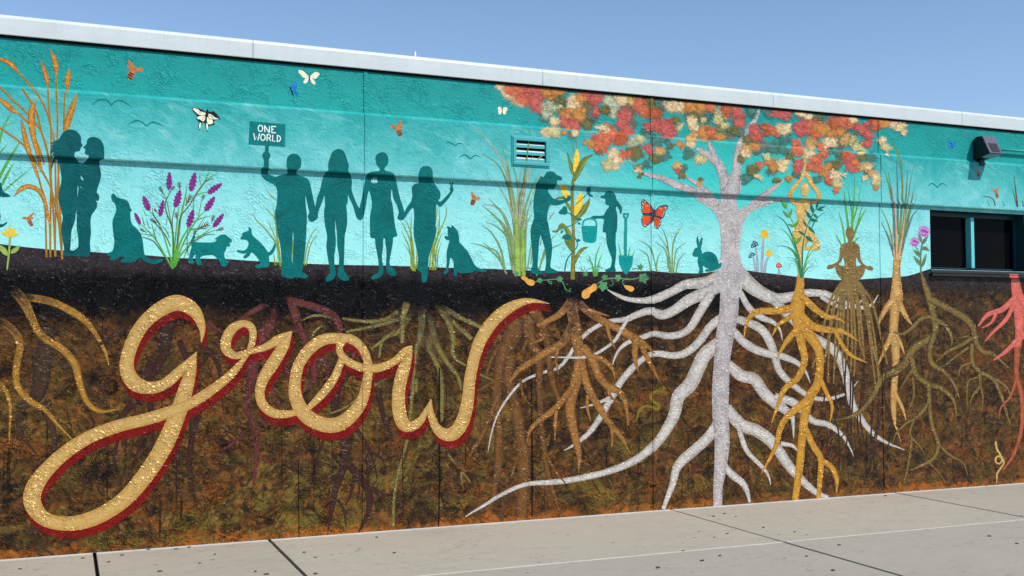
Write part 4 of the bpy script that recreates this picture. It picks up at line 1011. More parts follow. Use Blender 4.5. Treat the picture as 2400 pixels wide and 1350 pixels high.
mushroom('small red mushroom with a broad foot', '567,1095,36 566,1050,20 565,1015,10', '565,968 590,990 595,1015 560,1024 535,1015 540,985', P_mred, ((560, 985), (575, 1000), (553, 1004)))

# ---- plants behind the figures
g = grp('painted_wheat', 'golden wheat stalks behind the embracing couple')
strokes('stem', 'T', P_wheatstem, 3, g, '140,572 270,710 360,860 400,1000 432,1150 440,1500 435,2030', '380,690 385,850 402,1000 405,1250 402,1500 398,2035', '445,595 447,750 455,950 455,1100 468,1500 493,2035', '538,700 515,740 508,850 500,1100 470,1300 455,1600 488,2000', '-20,670 100,790 220,905 330,1050 380,1230 410,1500 440,2030', '175,700 240,800 290,890 320,1010 360,1150 385,1250 402,1450', '140,890 225,975 270,1040', '-20,1000 100,1080 210,1170 270,1260 330,1350 400,1480 430,1600 470,1800 492,2050', '250,1240 285,1330 325,1480 355,1600 368,2035', '265,1080 310,1170 350,1300', '392,1740 396,1850 398,2030', w=15)
for i, s in enumerate(('-20,460,16 60,490,40 110,530,36 148,572,8', '318,482,4 345,540,30 370,620,40 380,692,8', '397,393,4 425,450,34 443,530,44 445,602,8', '550,542,4 540,600,44 532,660,42 538,707,8', '608,738,4 580,830,44 540,950,52 515,1060,40', '-20,770,16 50,825,44 100,870,40 148,898,8', '285,788,4 255,860,50 250,960,56 265,1080,44 300,1220,30 330,1360,18', '165,930,4 190,1050,36 220,1170,44 255,1270,30 300,1400,18')):
    sheet('ear', [stroke('T', s)], P_wheat, 4, g, micro0=i)
sheet('ear', [stroke('A', '108,543,3 170,480,36 230,462,36 300,490,34 348,560,34 375,680,26 398,760,16')], P_wheat, 4, g, micro0=9)
g = grp('painted_grass', 'bright green grass at the left edge')
strokes('blade', 'A', P_grassb, 2, g, '-40,460,24 0,380,24 60,270,22 120,170,14 182,75,3', '10,460,20 60,360,20 110,275,4', '20,510,8 120,420,10 265,305,2', '-10,205,10 30,160,9 58,128,2', '-20,160,22 0,90,20 30,-15,14 100,-135,3', '20,-5,8 70,-30,6 132,-48,2')
g = grp('painted_flower', 'yellow flower with pale green leaves at the left edge')
sheet('stem', [stroke('A', '55,1122,10 70,1000,18 82,850,16')], P_stemg, 4, g)
sheet('leaf', [poly('A', '68,1010 30,1000 0,965 -20,920 20,935 50,960')], P_stemg, 4, g, micro0=2)
sheet('leaf', [poly('A', '85,990 95,962 130,940 162,928 140,970 110,990')], P_stemg, 4, g, micro0=3)
sheet('bloom', [poly('A', '8,815 42,825 35,785 60,803 75,772 95,800 128,790 120,822 150,838 115,858 75,864 35,852')], P_yel, 5, g)

g = grp('painted_lavender', 'purple lavender bush with green stems')
strokes('stem', 'B', P_grassb, 3, g, '405,1078,20 330,950,14 240,800,12 120,680,6', '410,1070,18 360,900,14 290,690,12 195,550,6', '408,1070,18 405,800,14 388,660,12 345,450,10 290,360,4', '415,1070,20 455,800,18 480,600,16 520,420,12 535,310,3', '420,1060,18 470,850,18 560,690,8', '425,1060,18 500,850,14 620,640,12 700,555,5', '430,1050,16 480,950,16 600,830,12 780,690,4', '412,1070,16 425,850,14 445,650,12 460,520,6',
        '560,720,10 590,560,10 600,440,10 690,300,12 740,180,4', '690,300,9 750,250,10 815,215,3', '660,320,6 645,260,6 658,210,2', '600,430,8 650,400,10 725,385,5', '375,370,6 372,400,8 345,460,10', '635,600,7 655,520,8 665,450,4', '580,660,8 660,625,8 755,600,2', '600,800,9 680,770,10 790,730,4', '180,600,5 160,590,7 140,545,2', '200,720,6 180,670,8 165,620,2', '240,480,3 270,500,7 290,530,5', '120,765,4 180,770,8 260,800,8', '545,730,9 600,720,9 660,700,3')
strokes('stem', 'B', P_brown, 4, g, '332,968,7 250,850,9 200,815,8 130,792,4', '385,880,8 340,780,9 250,670,8 200,630,4', '375,800,5 350,740,6 310,690,2', '258,835,7 235,750,7 212,668,2', '240,740,6 258,690,2', '408,1000,8 408,750,9 345,560,10 340,470,8 378,395,6 415,335,2', '425,520,6 400,640,8 410,780,8', '545,960,6 535,850,7 538,700,3', '505,980,6 560,850,9 640,700,7 705,595,2', '440,900,10 460,700,12 480,600,10 560,500,9 600,430,10 690,300,8 775,265,4', '500,860,5 600,830,7 700,775,7 790,768,2', '220,530,3 235,600,7 290,680,8', '130,610,3 140,660,6 155,690,4', '345,690,4 352,640,5 355,560,2', '295,405,3 330,445,5', micro0=20)
def sprig(R, x, y, ang, L):
    pcs = []
    a = math.radians(ang)
    dx, dy = math.cos(a), -math.sin(a)
    pcs.append(stroke(R, [(x, y, L * .09), (x + dx * L * .5, y + dy * L * .5, L * .11), (x + dx * L, y + dy * L, L * .03)]))
    for t in (0.25, 0.5, 0.72):
        for sg in (-1, 1):
            b_ = a + sg * 0.62
            px, py = x + dx * L * t, y + dy * L * t
            l2 = L * (0.55 - 0.3 * t)
            pcs.append(stroke(R, [(px, py, L * .09), (px + math.cos(b_) * l2, py - math.sin(b_) * l2, L * .03)]))
    return pcs
for i, q in enumerate(((165, 750, 150, 66), (265, 665, 152, 70), (445, 640, 100, 75), (520, 510, 62, 115), (672, 465, 75, 62), (755, 665, 72, 78), (630, 725, 28, 120), (795, 735, 20, 76), (470, 370, 95, 78), (318, 400, 118, 72), (590, 790, 70, 70), (385, 380, 55, 60), (265, 575, 125, 50))):
    sheet('sprig', sprig('B', *q), P_brown, 4.5, g, micro0=i)
def lavender(R, x0, y0, x1, y1, w):
    n = 30
    w *= 0.8; L = math.hypot(x1 - x0, y1 - y0); ux, uy = (x1 - x0) / L, (y1 - y0) / L
    cx, cy = (x0 + x1) / 2, (y0 + y1) / 2
    pts = []
    for i in range(n):
        t = 6.283 * i / n
        r = 1 + 0.24 * (1 if i % 2 else -1) + R1.uniform(-.05, .05)
        a = math.cos(t) * L / 2 * (1 + 0.04 * (i % 2)); b_ = math.sin(t) * w / 2 * r * (1 - 0.25 * math.cos(t))
        pts.append((cx + ux * a - uy * b_, cy + uy * a + ux * b_))
    return poly(R, pts, sub=1)
for i, q in enumerate(((370, 365, 375, 205, 62), (568, 378, 607, 208, 74), (722, 397, 850, 308, 66), (428, 522, 472, 368, 74), (192, 552, 138, 422, 68), (288, 606, 320, 458, 56), (698, 556, 784, 428, 68), (543, 702, 592, 543, 68), (772, 702, 864, 584, 60), (112, 678, 60, 573, 46))):
    sheet('flower_spike', [lavender('B', *q)], P_lav, 6, g, micro0=i)

g = grp('painted_grass', 'olive grass behind the man holding the sign')
strokes('blade', 'B', P_grasso, 2, g, '1375,1050,16 1340,860,15 1240,720,12 1160,640,10 1130,575,2', '1378,1010,12 1350,820,12 1330,640,10 1270,560,8 1220,505,2', '1380,1060,14 1365,900,13 1332,650,9 1310,500,3', '1350,850,8 1300,720,7 1255,630,2', '1355,470,8 1300,425,10 1248,362,2', '1330,1050,10 1322,980,10 1315,935,2', '1345,1050,8 1350,960,3')
strokes('blade', 'C', P_grasso, 2, g, '490,1115,8 508,990,8 540,900,6 580,850,2', '503,1115,8 525,1000,8 550,940,6 580,898,2', '402,1110,4 402,1040,10 412,970,14 418,920,3', '500,830,5 525,795,2', micro0=9)
g = grp('painted_grass', 'two olive grass clumps either side of the woman making a peace sign')
strokes('blade', 'C', P_grasso, 2, g, '1250,1155,10 1230,1000,9 1200,930,7 1172,870,2', '1258,1155,11 1238,960,9 1200,860,7 1172,810,2', '1264,1158,11 1250,950,9 1225,850,7 1202,795,2', '1270,1158,10 1242,950,9 1240,840,7 1246,745,2', '1276,1140,9 1282,1010,8 1262,900,2', '1240,1140,8 1235,1040,8 1190,960,2', '1372,1145,10 1382,1020,10 1428,900,9 1440,800,7 1436,700,2', '1388,1150,11 1402,1000,10 1450,860,9 1488,760,7 1484,688,2', '1408,1150,10 1420,1000,9 1445,920,7 1455,895,2', '1422,1130,8 1432,1020,7 1455,955,2', '1398,1148,9 1392,960,9 1420,760,7 1424,700,2', '1415,1148,8 1405,1020,8 1415,880,6 1440,790,2')

g = grp('painted_grass', 'tall sage grass clump behind the farmer')
TG = (('470,1170 470,800 430,520 350,330 190,148', 24, P_taupe), ('480,1170 480,800 430,480 400,340 345,215', 16, P_grassg), ('490,1170 500,700 480,500 440,375', 16, P_grassg), ('500,1150 505,700 540,480 560,320 578,145', 16, P_reedo), ('510,1150 520,700 570,480 620,380 735,298', 18, P_taupe), ('505,1150 525,800 580,600 645,465', 18, P_grassg), ('515,1150 530,850 570,700 655,455', 14, P_taupe), ('460,1150 450,950 400,780 330,700 245,690', 24, P_taupe), ('455,1120 410,880 340,780 240,695', 22, P_grassg), ('450,1120 420,930 350,850 275,812', 16, P_grassg), ('470,900 430,600 360,420 240,328', 12, P_reedo), ('485,900 450,750 400,630 330,525', 16, P_taupe), ('540,1150 545,900 560,740 605,640', 14, P_grassg), ('530,1150 540,800 580,690', 14, P_taupe), ('475,1150 478,760 500,560 520,380', 14, P_taupe), ('465,1100 440,900 390,760 285,645', 14, P_grassg), ('498,1100 500,800 520,600 600,330', 12, P_taupe), ('525,1150 535,900 565,800 590,760', 12, P_grassg))
for i, (s, w, mt) in enumerate(TG):
    sheet('blade', [stroke('D', s, w * 1.3, taper=True)], mt, 2, g, micro0=i)
strokes('blade', 'D', P_stemg, 2, g, '490,1190,46 488,950,42 480,760,20', '532,1190,28 528,950,22 524,860,8', micro0=20)
strokes('blade', 'D', P_grassg, 2, g, '402,1165,12 370,1000,14 300,880,9 235,835,2', '412,1175,12 350,1060,12 260,985,9 158,960,2', '408,1165,9 350,1030,10 290,990,7 248,955,2', '582,1110,8 592,1020,9 602,955,2', '640,1155,12 680,1010,10 730,930,7 765,895,2', '622,1190,10 690,1020,11 740,990,8 805,962,2', '560,1140,8 578,1010,9 592,955,2', '650,970,8 656,918,3', '705,800,5 730,765,6 748,738,2', micro0=24)

# ---- corn
g = grp('painted_corn', 'corn plant with three yellow cobs')
sheet('stalk', [stroke('D', '876,1215,34 880,1050,26 882,900,22 874,700,22 874,560,20 888,490,18')], P_stalk, 4, g)
for i, s in enumerate(('838,318 862,375 882,420 888,490 862,455 848,400', '888,500 892,445 925,385 968,348 1022,338 982,372 952,432 918,490 892,525', '698,730 725,680 760,640 822,630 832,650 772,652 725,692', '815,655 855,690 872,750 840,705', '998,640 992,695 960,752 912,796 884,808 900,752 930,702 965,680', '732,870 765,868 780,832 805,818 832,840 862,880 882,942 876,965 840,922 825,880 802,850 788,862 772,882 742,884', '818,938 850,928 884,962 878,1025 845,992', '988,986 950,988 915,1014 894,1052 886,1110 902,1095 922,1052 952,1012')):
    sheet('husk', [poly('D', s)], P_husk, 5, g, micro0=i)
strokes('husk_rib', 'D', P_husk2, 6.2, g, '900,500,2 935,435,4 985,360,1', '905,785,2 945,735,4 990,655,1', '895,1075,2 920,1035,4 965,995,1', '875,930,2 840,865,4 800,828,2', '880,470,2 862,420,3 845,350,1')
for i, s in enumerate(('905,297 921,330 923,382 906,430 886,462 880,420 885,360 893,322', '792,552 830,562 856,628 860,658 830,642 800,602', '938,603 951,632 946,692 902,762 885,757 890,700 906,640')):
    sheet('cob', [poly('D', s)], P_corn, 6, g, micro0=i)
strokes('tassel', 'D', P_stalk, 3, g, '882,330,3 870,245,2', '903,300,3 908,170,2', '893,330,3 880,270,1')
strokes('vine', 'D', P_vine, 6.4, g, '820,1155,9 835,1080,9 870,1030,7 907,985,7 905,945,6 888,920,6 850,905,4', '790,870,4 805,850,5 860,838,6 905,810,6 925,795,4', '832,740,6 880,765,7 915,785,5', '895,690,5 945,645,6 992,600,4', '810,880,4 795,850,4')
for i, s in enumerate(('776,747 800,718 832,700 838,750 812,758', '800,922 830,895 868,915 852,938', '903,948 912,928 932,940 916,950', '982,612 1000,612 1022,632 995,632', '974,585 988,560 1004,590 990,617 975,606', '806,705 815,720 835,712 822,700', '905,790 925,785 942,792 920,802', '908,815 925,815 932,828 918,826', '790,880 808,870 800,892')):
    sheet('vine_leaf', [poly('D', s)], P_vine, 6.6, g, micro0=i)
g = grp('painted_grass', 'bright green tuft between the corn and the girl')
strokes('blade', 'D', P_grassb, 3, g, '1030,1195,9 1010,1100,9 966,1068,2', '1026,1195,9 1012,1110,9 985,1035,2', '1034,1195,10 1040,1060,10 1072,968,2', '1038,1195,9 1056,1110,9 1086,1028,2', '1046,1190,7 1060,1140,6 1072,1100,2')
g = grp('painted_grass', 'green blades behind the shovel')
strokes('blade', 'D', P_grassb, 2, g, '1215,1055,8 1208,1010,8 1200,962,2', '1270,1055,8 1274,1015,8 1281,978,2', '1237,1000,6 1238,940,5 1236,880,2', '1300,1050,6 1312,1005,2')
g = grp('painted_grass', 'sage grass under the monarch butterfly')
strokes('blade', 'D', P_grassg, 2, g, '1428,1160,10 1405,1050,10 1370,1020,7 1332,998,2', '1470,1160,10 1425,1000,10 1390,965,8 1338,938,2', '1464,1155,9 1474,1065,8 1502,1012,2', '1560,1170,10 1545,980,10 1525,900,7 1498,845,2', '1566,1170,9 1550,1020,9 1480,900,2', '1576,1170,10 1580,990,10 1605,900,8 1647,842,2', '1586,1170,8 1600,1030,8 1630,985,6 1674,955,2', '1604,1170,8 1620,1085,8 1675,1018,2', '1548,1140,8 1530,1010,8 1460,955,2')

# ---- figures
def figure(label, R, s, mat=P_sil, holes=(), name='painted_person', layer=8, sub=3):
    return sheet(name, [poly(R, s, holes, sub)], mat, layer, mural, label)
figure('woman with windblown hair embracing a man', 'A', '545,12 590,18 625,45 642,80 641,112 655,140 640,150 638,165 628,182 600,186 590,205 592,230 605,245 625,275 640,290 640,400 672,420 672,478 640,465 616,450 612,550 604,650 590,745 570,800 562,850 558,930 556,965 590,972 600,1008 560,1015 505,1012 498,990 508,960 497,890 485,820 487,770 497,700 480,640 465,570 465,510 480,450 487,400 478,330 470,280 455,318 458,262 438,250 412,318 404,318 414,262 434,222 415,215 428,185 400,208 402,175 420,150 438,136 412,152 400,150 418,130 448,112 410,127 405,118 440,100 468,85 488,50 515,22', P_sil2)
figure('man embracing a woman with windblown hair', 'A', '740,70 780,82 808,110 822,150 825,200 822,243 790,258 785,290 797,340 798,390 785,440 765,505 780,525 785,555 778,575 765,572 750,555 768,595 765,630 745,660 725,690 716,740 720,830 712,900 715,965 708,1005 690,1018 640,1016 570,1014 558,995 580,970 605,955 620,930 618,850 608,800 608,720 606,640 612,560 622,470 612,440 615,300 625,275 650,282 680,262 700,230 702,215 675,205 672,185 678,170 665,158 660,152 685,125 690,95 710,76', P_sil2, ['630,362 645,380 668,418 650,412 635,390', '626,448 668,478 640,472'], layer=8.4)
figure('large dog sitting beside the embracing couple', 'A', '885,525 905,522 930,550 1000,570 1022,600 1030,630 1046,655 1033,658 1032,710 1045,760 1085,800 1115,840 1130,900 1138,970 1150,1010 1200,1040 1286,1035 1280,1055 1240,1075 1190,1072 1140,1050 1115,1025 1080,1045 1060,1060 970,1063 958,1045 985,1022 940,1018 935,1035 880,1048 865,1030 882,1015 850,1010 850,990 890,970 905,900 895,820 890,740 905,690 920,650 910,600 888,575 880,545', name='painted_dog')
figure('person in a wide hat cut off by the left edge', 'A', '-300,440 -20,430 10,450 25,500 60,522 86,541 30,546 0,545 -10,620 5,690 4,715 -5,750 15,762 52,744 55,756 15,785 -10,792 -20,900 -30,1010 -280,1020', P_sil2)
figure('small floppy-eared dog walking', 'B', '602,755 606,800 600,830 640,840 720,842 785,836 803,815 785,808 810,790 840,772 880,772 905,790 936,815 938,835 915,850 925,865 915,880 895,876 890,900 872,935 870,965 890,1000 920,1015 900,1028 898,1045 870,1058 845,1050 825,1010 785,965 760,955 700,958 660,970 655,990 668,1040 640,1046 620,1030 610,990 610,950 590,975 585,1000 602,1025 575,1033 547,1026 550,985 560,930 575,880 570,850 580,800', P_sil3, name='painted_dog')
figure('small puppy sitting up with its front paws raised', 'B', '1092,700 1115,725 1122,770 1160,810 1215,860 1250,905 1270,930 1300,900 1325,850 1336,870 1325,915 1300,950 1275,965 1278,1010 1268,1060 1200,1071 1158,1070 1150,1050 1195,1035 1185,1005 1155,960 1115,930 1100,960 1060,985 1042,975 1055,955 1075,940 1040,941 995,930 985,910 1040,915 1075,895 1090,850 1080,825 1055,815 1022,812 1018,795 1035,780 1030,760 1060,745 1090,735', P_sil3, name='painted_dog')
pm = figure('man raising a small sign above his head', 'C', '216,270 240,272 238,315 250,335 248,360 240,375 240,430 234,468 250,480 285,492 330,480 368,472 372,445 365,410 368,365 385,340 415,330 445,338 465,365 468,400 462,430 440,447 438,475 480,490 515,510 530,540 545,610 560,680 575,735 586,770 578,790 545,810 525,800 514,770 525,745 520,720 505,650 496,622 500,700 508,765 505,850 500,960 490,1060 480,1130 475,1160 505,1180 512,1200 490,1209 450,1200 420,1200 400,1211 340,1196 325,1180 330,1130 325,1000 305,900 290,800 284,740 295,690 300,600 285,555 240,530 200,500 185,465 190,432 204,420 205,375 195,345 200,325 214,310', P_sil, ['410,875 415,935 410,1030 406,1100 398,1060 405,980'])
sg = empty('painted_sign', mural, label='teal placard lettered ONE WORLD held up by the man')
sheet('placard', [poly('C', '107,102 357,124 353,282 98,264', sub=1)], P_sil3, 9, sg)
def text(parent, R, ss, w, mat, layer):
    for i, letter in enumerate(ss):
        pcs = []
        for s in letter:
            if isinstance(s, tuple):
                pcs.append(ring(R, s[0], s[1], s[2], s[3], w))
            else:
                pcs.append(stroke(R, s, w, sub=1))
        sheet('letter', pcs, mat, layer, parent, micro0=i)
text(sg, 'S', [[(755, 465, 80, 108)], ['900,355 912,595', '905,375 1070,625', '1070,385 1070,625'], ['1150,375 1160,630', '1150,395 1305,402', '1155,500 1225,500', '1160,615 1305,620'],
               ['515,630 565,880 625,755 670,890 722,640'], [(842, 780, 78, 106)], ['990,665 985,900', '990,680 1080,688 1108,730 1095,785 1060,805 990,803', '1060,805 1118,910'], ['1190,690 1180,910 1280,922'], ['1350,695 1345,935', '1350,708 1425,735 1458,790 1455,860 1420,910 1345,925']], 36, P_white, 10)
figure('long-haired woman in leggings holding hands', 'C', '730,297 760,308 780,340 795,390 803,415 798,450 815,480 825,530 822,580 840,640 862,690 875,712 890,740 890,770 878,795 862,785 852,762 830,690 803,635 797,610 794,680 785,690 790,760 790,830 775,900 772,960 770,1060 768,1150 800,1195 802,1215 775,1226 740,1210 722,1180 728,1150 735,1060 722,980 720,900 712,830 708,788 706,870 712,960 700,1060 705,1140 710,1180 690,1215 650,1231 638,1220 650,1190 670,1160 655,1060 645,980 650,910 635,830 628,750 636,690 634,660 631,625 615,670 592,730 580,770 560,790 555,760 568,700 580,640 600,590 610,540 625,490 640,460 658,448 658,400 670,360 690,315', layer=8.7)
p3_ = figure('person in a knee-length dress with a logo on the chest', 'C', '1035,320 1065,330 1080,365 1075,405 1055,430 1057,450 1090,458 1120,475 1135,520 1150,590 1165,650 1185,710 1192,740 1198,770 1190,790 1165,798 1145,785 1150,760 1155,740 1140,690 1115,640 1105,575 1098,640 1110,690 1118,760 1130,850 1143,906 1115,920 1112,960 1095,1050 1090,1110 1120,1140 1138,1175 1120,1190 1085,1180 1065,1150 1065,1100 1068,1020 1060,960 1058,930 1045,930 1042,1000 1035,1060 1045,1130 1045,1165 1020,1200 970,1216 962,1200 985,1180 1010,1160 1012,1100 1000,1020 990,970 985,925 957,920 952,850 952,770 965,700 960,640 945,590 930,640 920,700 908,760 900,785 885,798 860,782 875,735 880,700 895,640 905,580 915,520 925,480 950,462 985,455 1017,450 1018,430 998,405 990,365 1000,335', layer=8.4)
lg = empty('painted_logo', mural, label='small round chest logo with white lettering')
sheet('badge', [ell('U', 722, 835, 148, 150, n=22)], paint('badge_teal', (20, 168, 158)), 9, lg)
text(lg, 'U', [['600,760 600,800', '650,790 680,750'], ['690,800 740,755'], ['760,755 770,800'], ['800,760 845,800'], ['596,820 596,905 640,905'], [(672, 864, 22, 36)], ['735,828 705,850 705,885 735,902'], ['750,905 775,825 800,905', '758,880 792,880'], ['818,822 818,905 862,908']], 20, P_white, 9.5)
figure('woman with her hair down making a peace sign', 'C', '1345,417 1375,425 1392,455 1393,490 1400,530 1425,570 1445,600 1445,640 1432,660 1450,666 1490,625 1516,595 1511,575 1519,563 1510,535 1517,532 1524,556 1529,532 1537,535 1532,565 1540,580 1530,605 1500,650 1460,695 1440,703 1418,685 1415,740 1413,820 1415,870 1405,930 1385,990 1365,1060 1360,1130 1352,1210 1345,1231 1322,1233 1315,1215 1312,1172 1300,1158 1282,1145 1285,1110 1290,1060 1280,1000 1262,920 1258,850 1262,780 1255,710 1215,755 1195,785 1165,797 1150,780 1180,755 1195,735 1215,700 1240,665 1250,620 1245,570 1262,545 1295,535 1290,500 1297,460 1315,425', layer=8.2)
figure('prick-eared dog sitting beside the woman making a peace sign', 'C', '1490,845 1510,842 1522,855 1528,832 1550,855 1570,880 1578,920 1580,950 1610,985 1640,1020 1665,1070 1690,1115 1720,1135 1771,1149 1765,1160 1720,1161 1690,1152 1670,1165 1600,1171 1566,1165 1563,1185 1545,1189 1540,1165 1540,1100 1530,1070 1515,1065 1510,1100 1500,1150 1490,1176 1470,1175 1475,1160 1487,1140 1492,1090 1490,1030 1500,980 1510,942 1490,936 1477,920 1480,908 1502,910 1497,880 1500,862', name='painted_dog')
figure('farmer in a peaked cap reaching for the corn', 'D', '700,457 740,458 765,480 790,490 801,505 795,518 766,516 768,535 757,555 745,575 715,577 705,583 706,602 730,635 760,655 810,655 835,640 838,625 855,625 863,640 855,660 820,675 780,691 740,694 716,688 702,740 697,790 706,830 716,890 731,970 729,1040 719,1120 736,1140 769,1156 765,1167 690,1172 681,1157 690,1100 685,1020 665,940 650,905 640,960 635,1040 630,1120 641,1150 669,1171 650,1179 585,1173 581,1150 595,1100 590,1000 581,900 585,840 605,780 600,700 605,630 615,580 620,540 640,510 650,490 670,495 680,480', layer=8)
figure('girl with a ponytail and cap holding a bucket', 'D', '1130,592 1160,600 1180,630 1186,655 1205,680 1223,710 1221,745 1208,751 1205,725 1187,700 1180,720 1190,760 1190,830 1185,880 1180,886 1178,960 1183,1010 1178,1080 1172,1120 1179,1150 1170,1161 1112,1159 1109,1145 1140,1130 1150,1100 1150,1060 1130,1010 1115,950 1110,886 1089,880 1092,830 1095,790 1050,786 1030,791 1000,786 1020,768 1090,765 1105,740 1130,705 1130,693 1115,690 1105,670 1108,650 1098,645 1074,640 1077,628 1100,620 1110,600')
g = empty('painted_bucket', mural, label='teal bucket hanging from the hand of the girl')
sheet('pail', [poly('D', '940,838 1050,838 1048,880 1041,945 1020,958 965,953 950,940 942,880', sub=1)], P_bucket, 9, g)
sheet('handle', [stroke('D', '946,842,10 952,808,10 980,789,10 1018,789,10 1040,808,10 1045,842,10')], P_bucket, 9, g, micro0=2)
g = empty('painted_shovel', mural, label='teal shovel standing upright beside the girl')
sheet('shaft', [stroke('D', '1250,785,20 1247,1050,20')], P_bucket, 8, g)
sheet('grip', [poly('D', '1229,747 1273,749 1270,775 1255,792 1243,792 1231,775', ['1241,759 1261,760 1256,776 1246,776'], sub=1)], P_bucket, 8, g, micro0=20)
sheet('blade', [poly('D', '1199,1046 1301,1048 1296,1110 1275,1155 1250,1184 1225,1150 1205,1105', sub=1)], P_bucket, 8, g, micro0=22)
figure('rabbit beside the tree trunk', 'N', '398,122 425,190 440,275 460,200 503,135 505,220 490,310 475,380 495,450 500,490 560,455 640,443 720,465 790,530 830,620 850,700 880,683 915,705 922,750 905,790 860,800 760,845 650,868 570,865 565,830 600,815 655,812 580,785 520,745 520,880 480,910 460,900 430,940 405,920 440,850 435,780 408,690 405,620 412,555 370,558 315,540 290,500 320,440 340,385 405,350 385,260 382,190', P_sil3, name='painted_rabbit')

# ---- squash vines
g = grp('painted_squash_vine', 'green vine with orange squash trailing over the soil')
strokes('vine', 'D', P_sqv, 4, g, '600,1240,6 640,1222,8 700,1218,7 780,1213,7 808,1238,6 830,1288,6 865,1300,4', '480,1185,5 520,1150,6 590,1135,6', '1045,1250,7 1100,1215,8 1190,1205,8 1280,1215,8 1350,1200,7 1380,1180,5', '950,1180,5 975,1150,5 1020,1130,5 1060,1124,5 1088,1142,4', '1240,1258,6 1225,1232,6 1250,1210,6 1290,1213,5', '1290,1146,5 1330,1136,5', '700,1218,5 712,1240,5 728,1245,4 726,1230,4 712,1230,3', '1150,1215,5 1160,1245,5 1145,1262,4 1135,1250,3', '860,1300,4 852,1285,4 866,1280,3', '935,1125,5 945,1150,5 962,1142,4 955,1122,4')
for i, (x, y, r) in enumerate(((645, 1222, 17), (786, 1212, 20), (480, 1176, 18), (1102, 1200, 20), (1090, 1262, 32), (1196, 1202, 22), (1376, 1205, 32), (1352, 1128, 20), (965, 1176, 17))):
    pts = [(x + r * (1 + .22 * math.cos(5 * t + i)) * math.cos(t), y + r * (1 + .22 * math.cos(5 * t + i)) * math.sin(t)) for t in (6.283 * k_ / 20 for k_ in range(20))]
    sheet('leaf', [poly('D', pts, sub=1)], P_sqv, 5, g, micro0=i)
for i, s in enumerate(('513,1196 540,1192 570,1212 600,1220 608,1245 590,1259 560,1251 540,1226 520,1213', '1030,1242 1049,1262 1041,1290 1006,1310 991,1340 962,1351 941,1336 944,1300 970,1280 1005,1260', '1238,1257 1270,1257 1300,1267 1309,1285 1290,1301 1265,1291 1245,1276')):
    sheet('squash', [poly('D', s)], P_squash, 6, g, micro0=i)

# ---- lettering
let = grp('painted_lettering', 'gold script word grow with a dark red drop shadow')
LETTERS = dict(
 g=('I', ['965,312,4 968,240,34 930,160,62 850,122,76 765,155,72 690,220,66 640,300,66 610,390,66 612,455,72 650,510,74 720,530,58 790,510,52 860,450,46 942,360,6',
          '941,362,4 915,450,52 880,570,74 842,680,80 800,780,84 750,870,82 680,970,80 600,1060,76 500,1130,74 400,1170,72 300,1180,68 210,1155,70 158,1090,84 160,1020,84 210,940,72 300,850,66 420,770,62 560,715,60 700,680,58 830,640,56 920,600,50 1000,550,48 1080,490,42 1130,440,36 1170,390,20']),
 r=('I', ['1168,395,18 1195,350,26 1212,290,34 1205,240,36 1165,222,34 1115,245,46 1085,295,50 1085,345,48 1130,375,36 1200,355,28 1270,335,34 1340,295,42 1400,260,8',
          '1398,262,4 1362,325,50 1310,410,60 1265,480,54 1245,550,46 1260,610,46 1310,650,44 1370,656,36 1430,645,28']),
 o=('J', ['425,380,30 380,490,40 320,570,40 245,645,24', '425,298,50 340,300,54 270,340,56 210,420,54 190,510,58 195,590,66 240,670,72 320,715,72 400,715,72 470,665,66 520,590,54 540,500,48 545,430,44 525,360,42 480,310,44 430,298,44 405,350,34 440,405,38 520,440,40 600,440,40 670,410,36 730,358,38 760,333,8']),
 w=('J', ['758,334,6 740,390,40 715,460,60 695,550,62 695,640,66 715,710,64 755,725,50 805,690,36 852,594,5', '853,596,4 848,650,30 870,720,42 910,760,58 960,760,66 1005,700,66 1030,600,60 1040,500,56 1060,400,56 1090,310,60 1140,230,60 1200,170,56 1270,130,44 1340,114,24 1427,128,3']))
for i, (ch, (R, ss)) in enumerate(LETTERS.items()):
    lt = empty('letter', let) if False else None
    sheet('drop_shadow', [stroke(R, s, sub=7, off=(dx_ * t_, dy_ * t_)) for s in ss for t_ in (0.34, 0.67, 1.0) for dx_, dy_ in ((5.5, 18),)], P_red, 9, let, 'dark red drop shadow of the letter ' + ch, i * 2)
for i, (ch, (R, ss)) in enumerate(LETTERS.items()):
    sheet('letter', [stroke(R, s, sub=7) for s in ss], P_lett, 14, let, 'gold script letter ' + ch, i * 4)

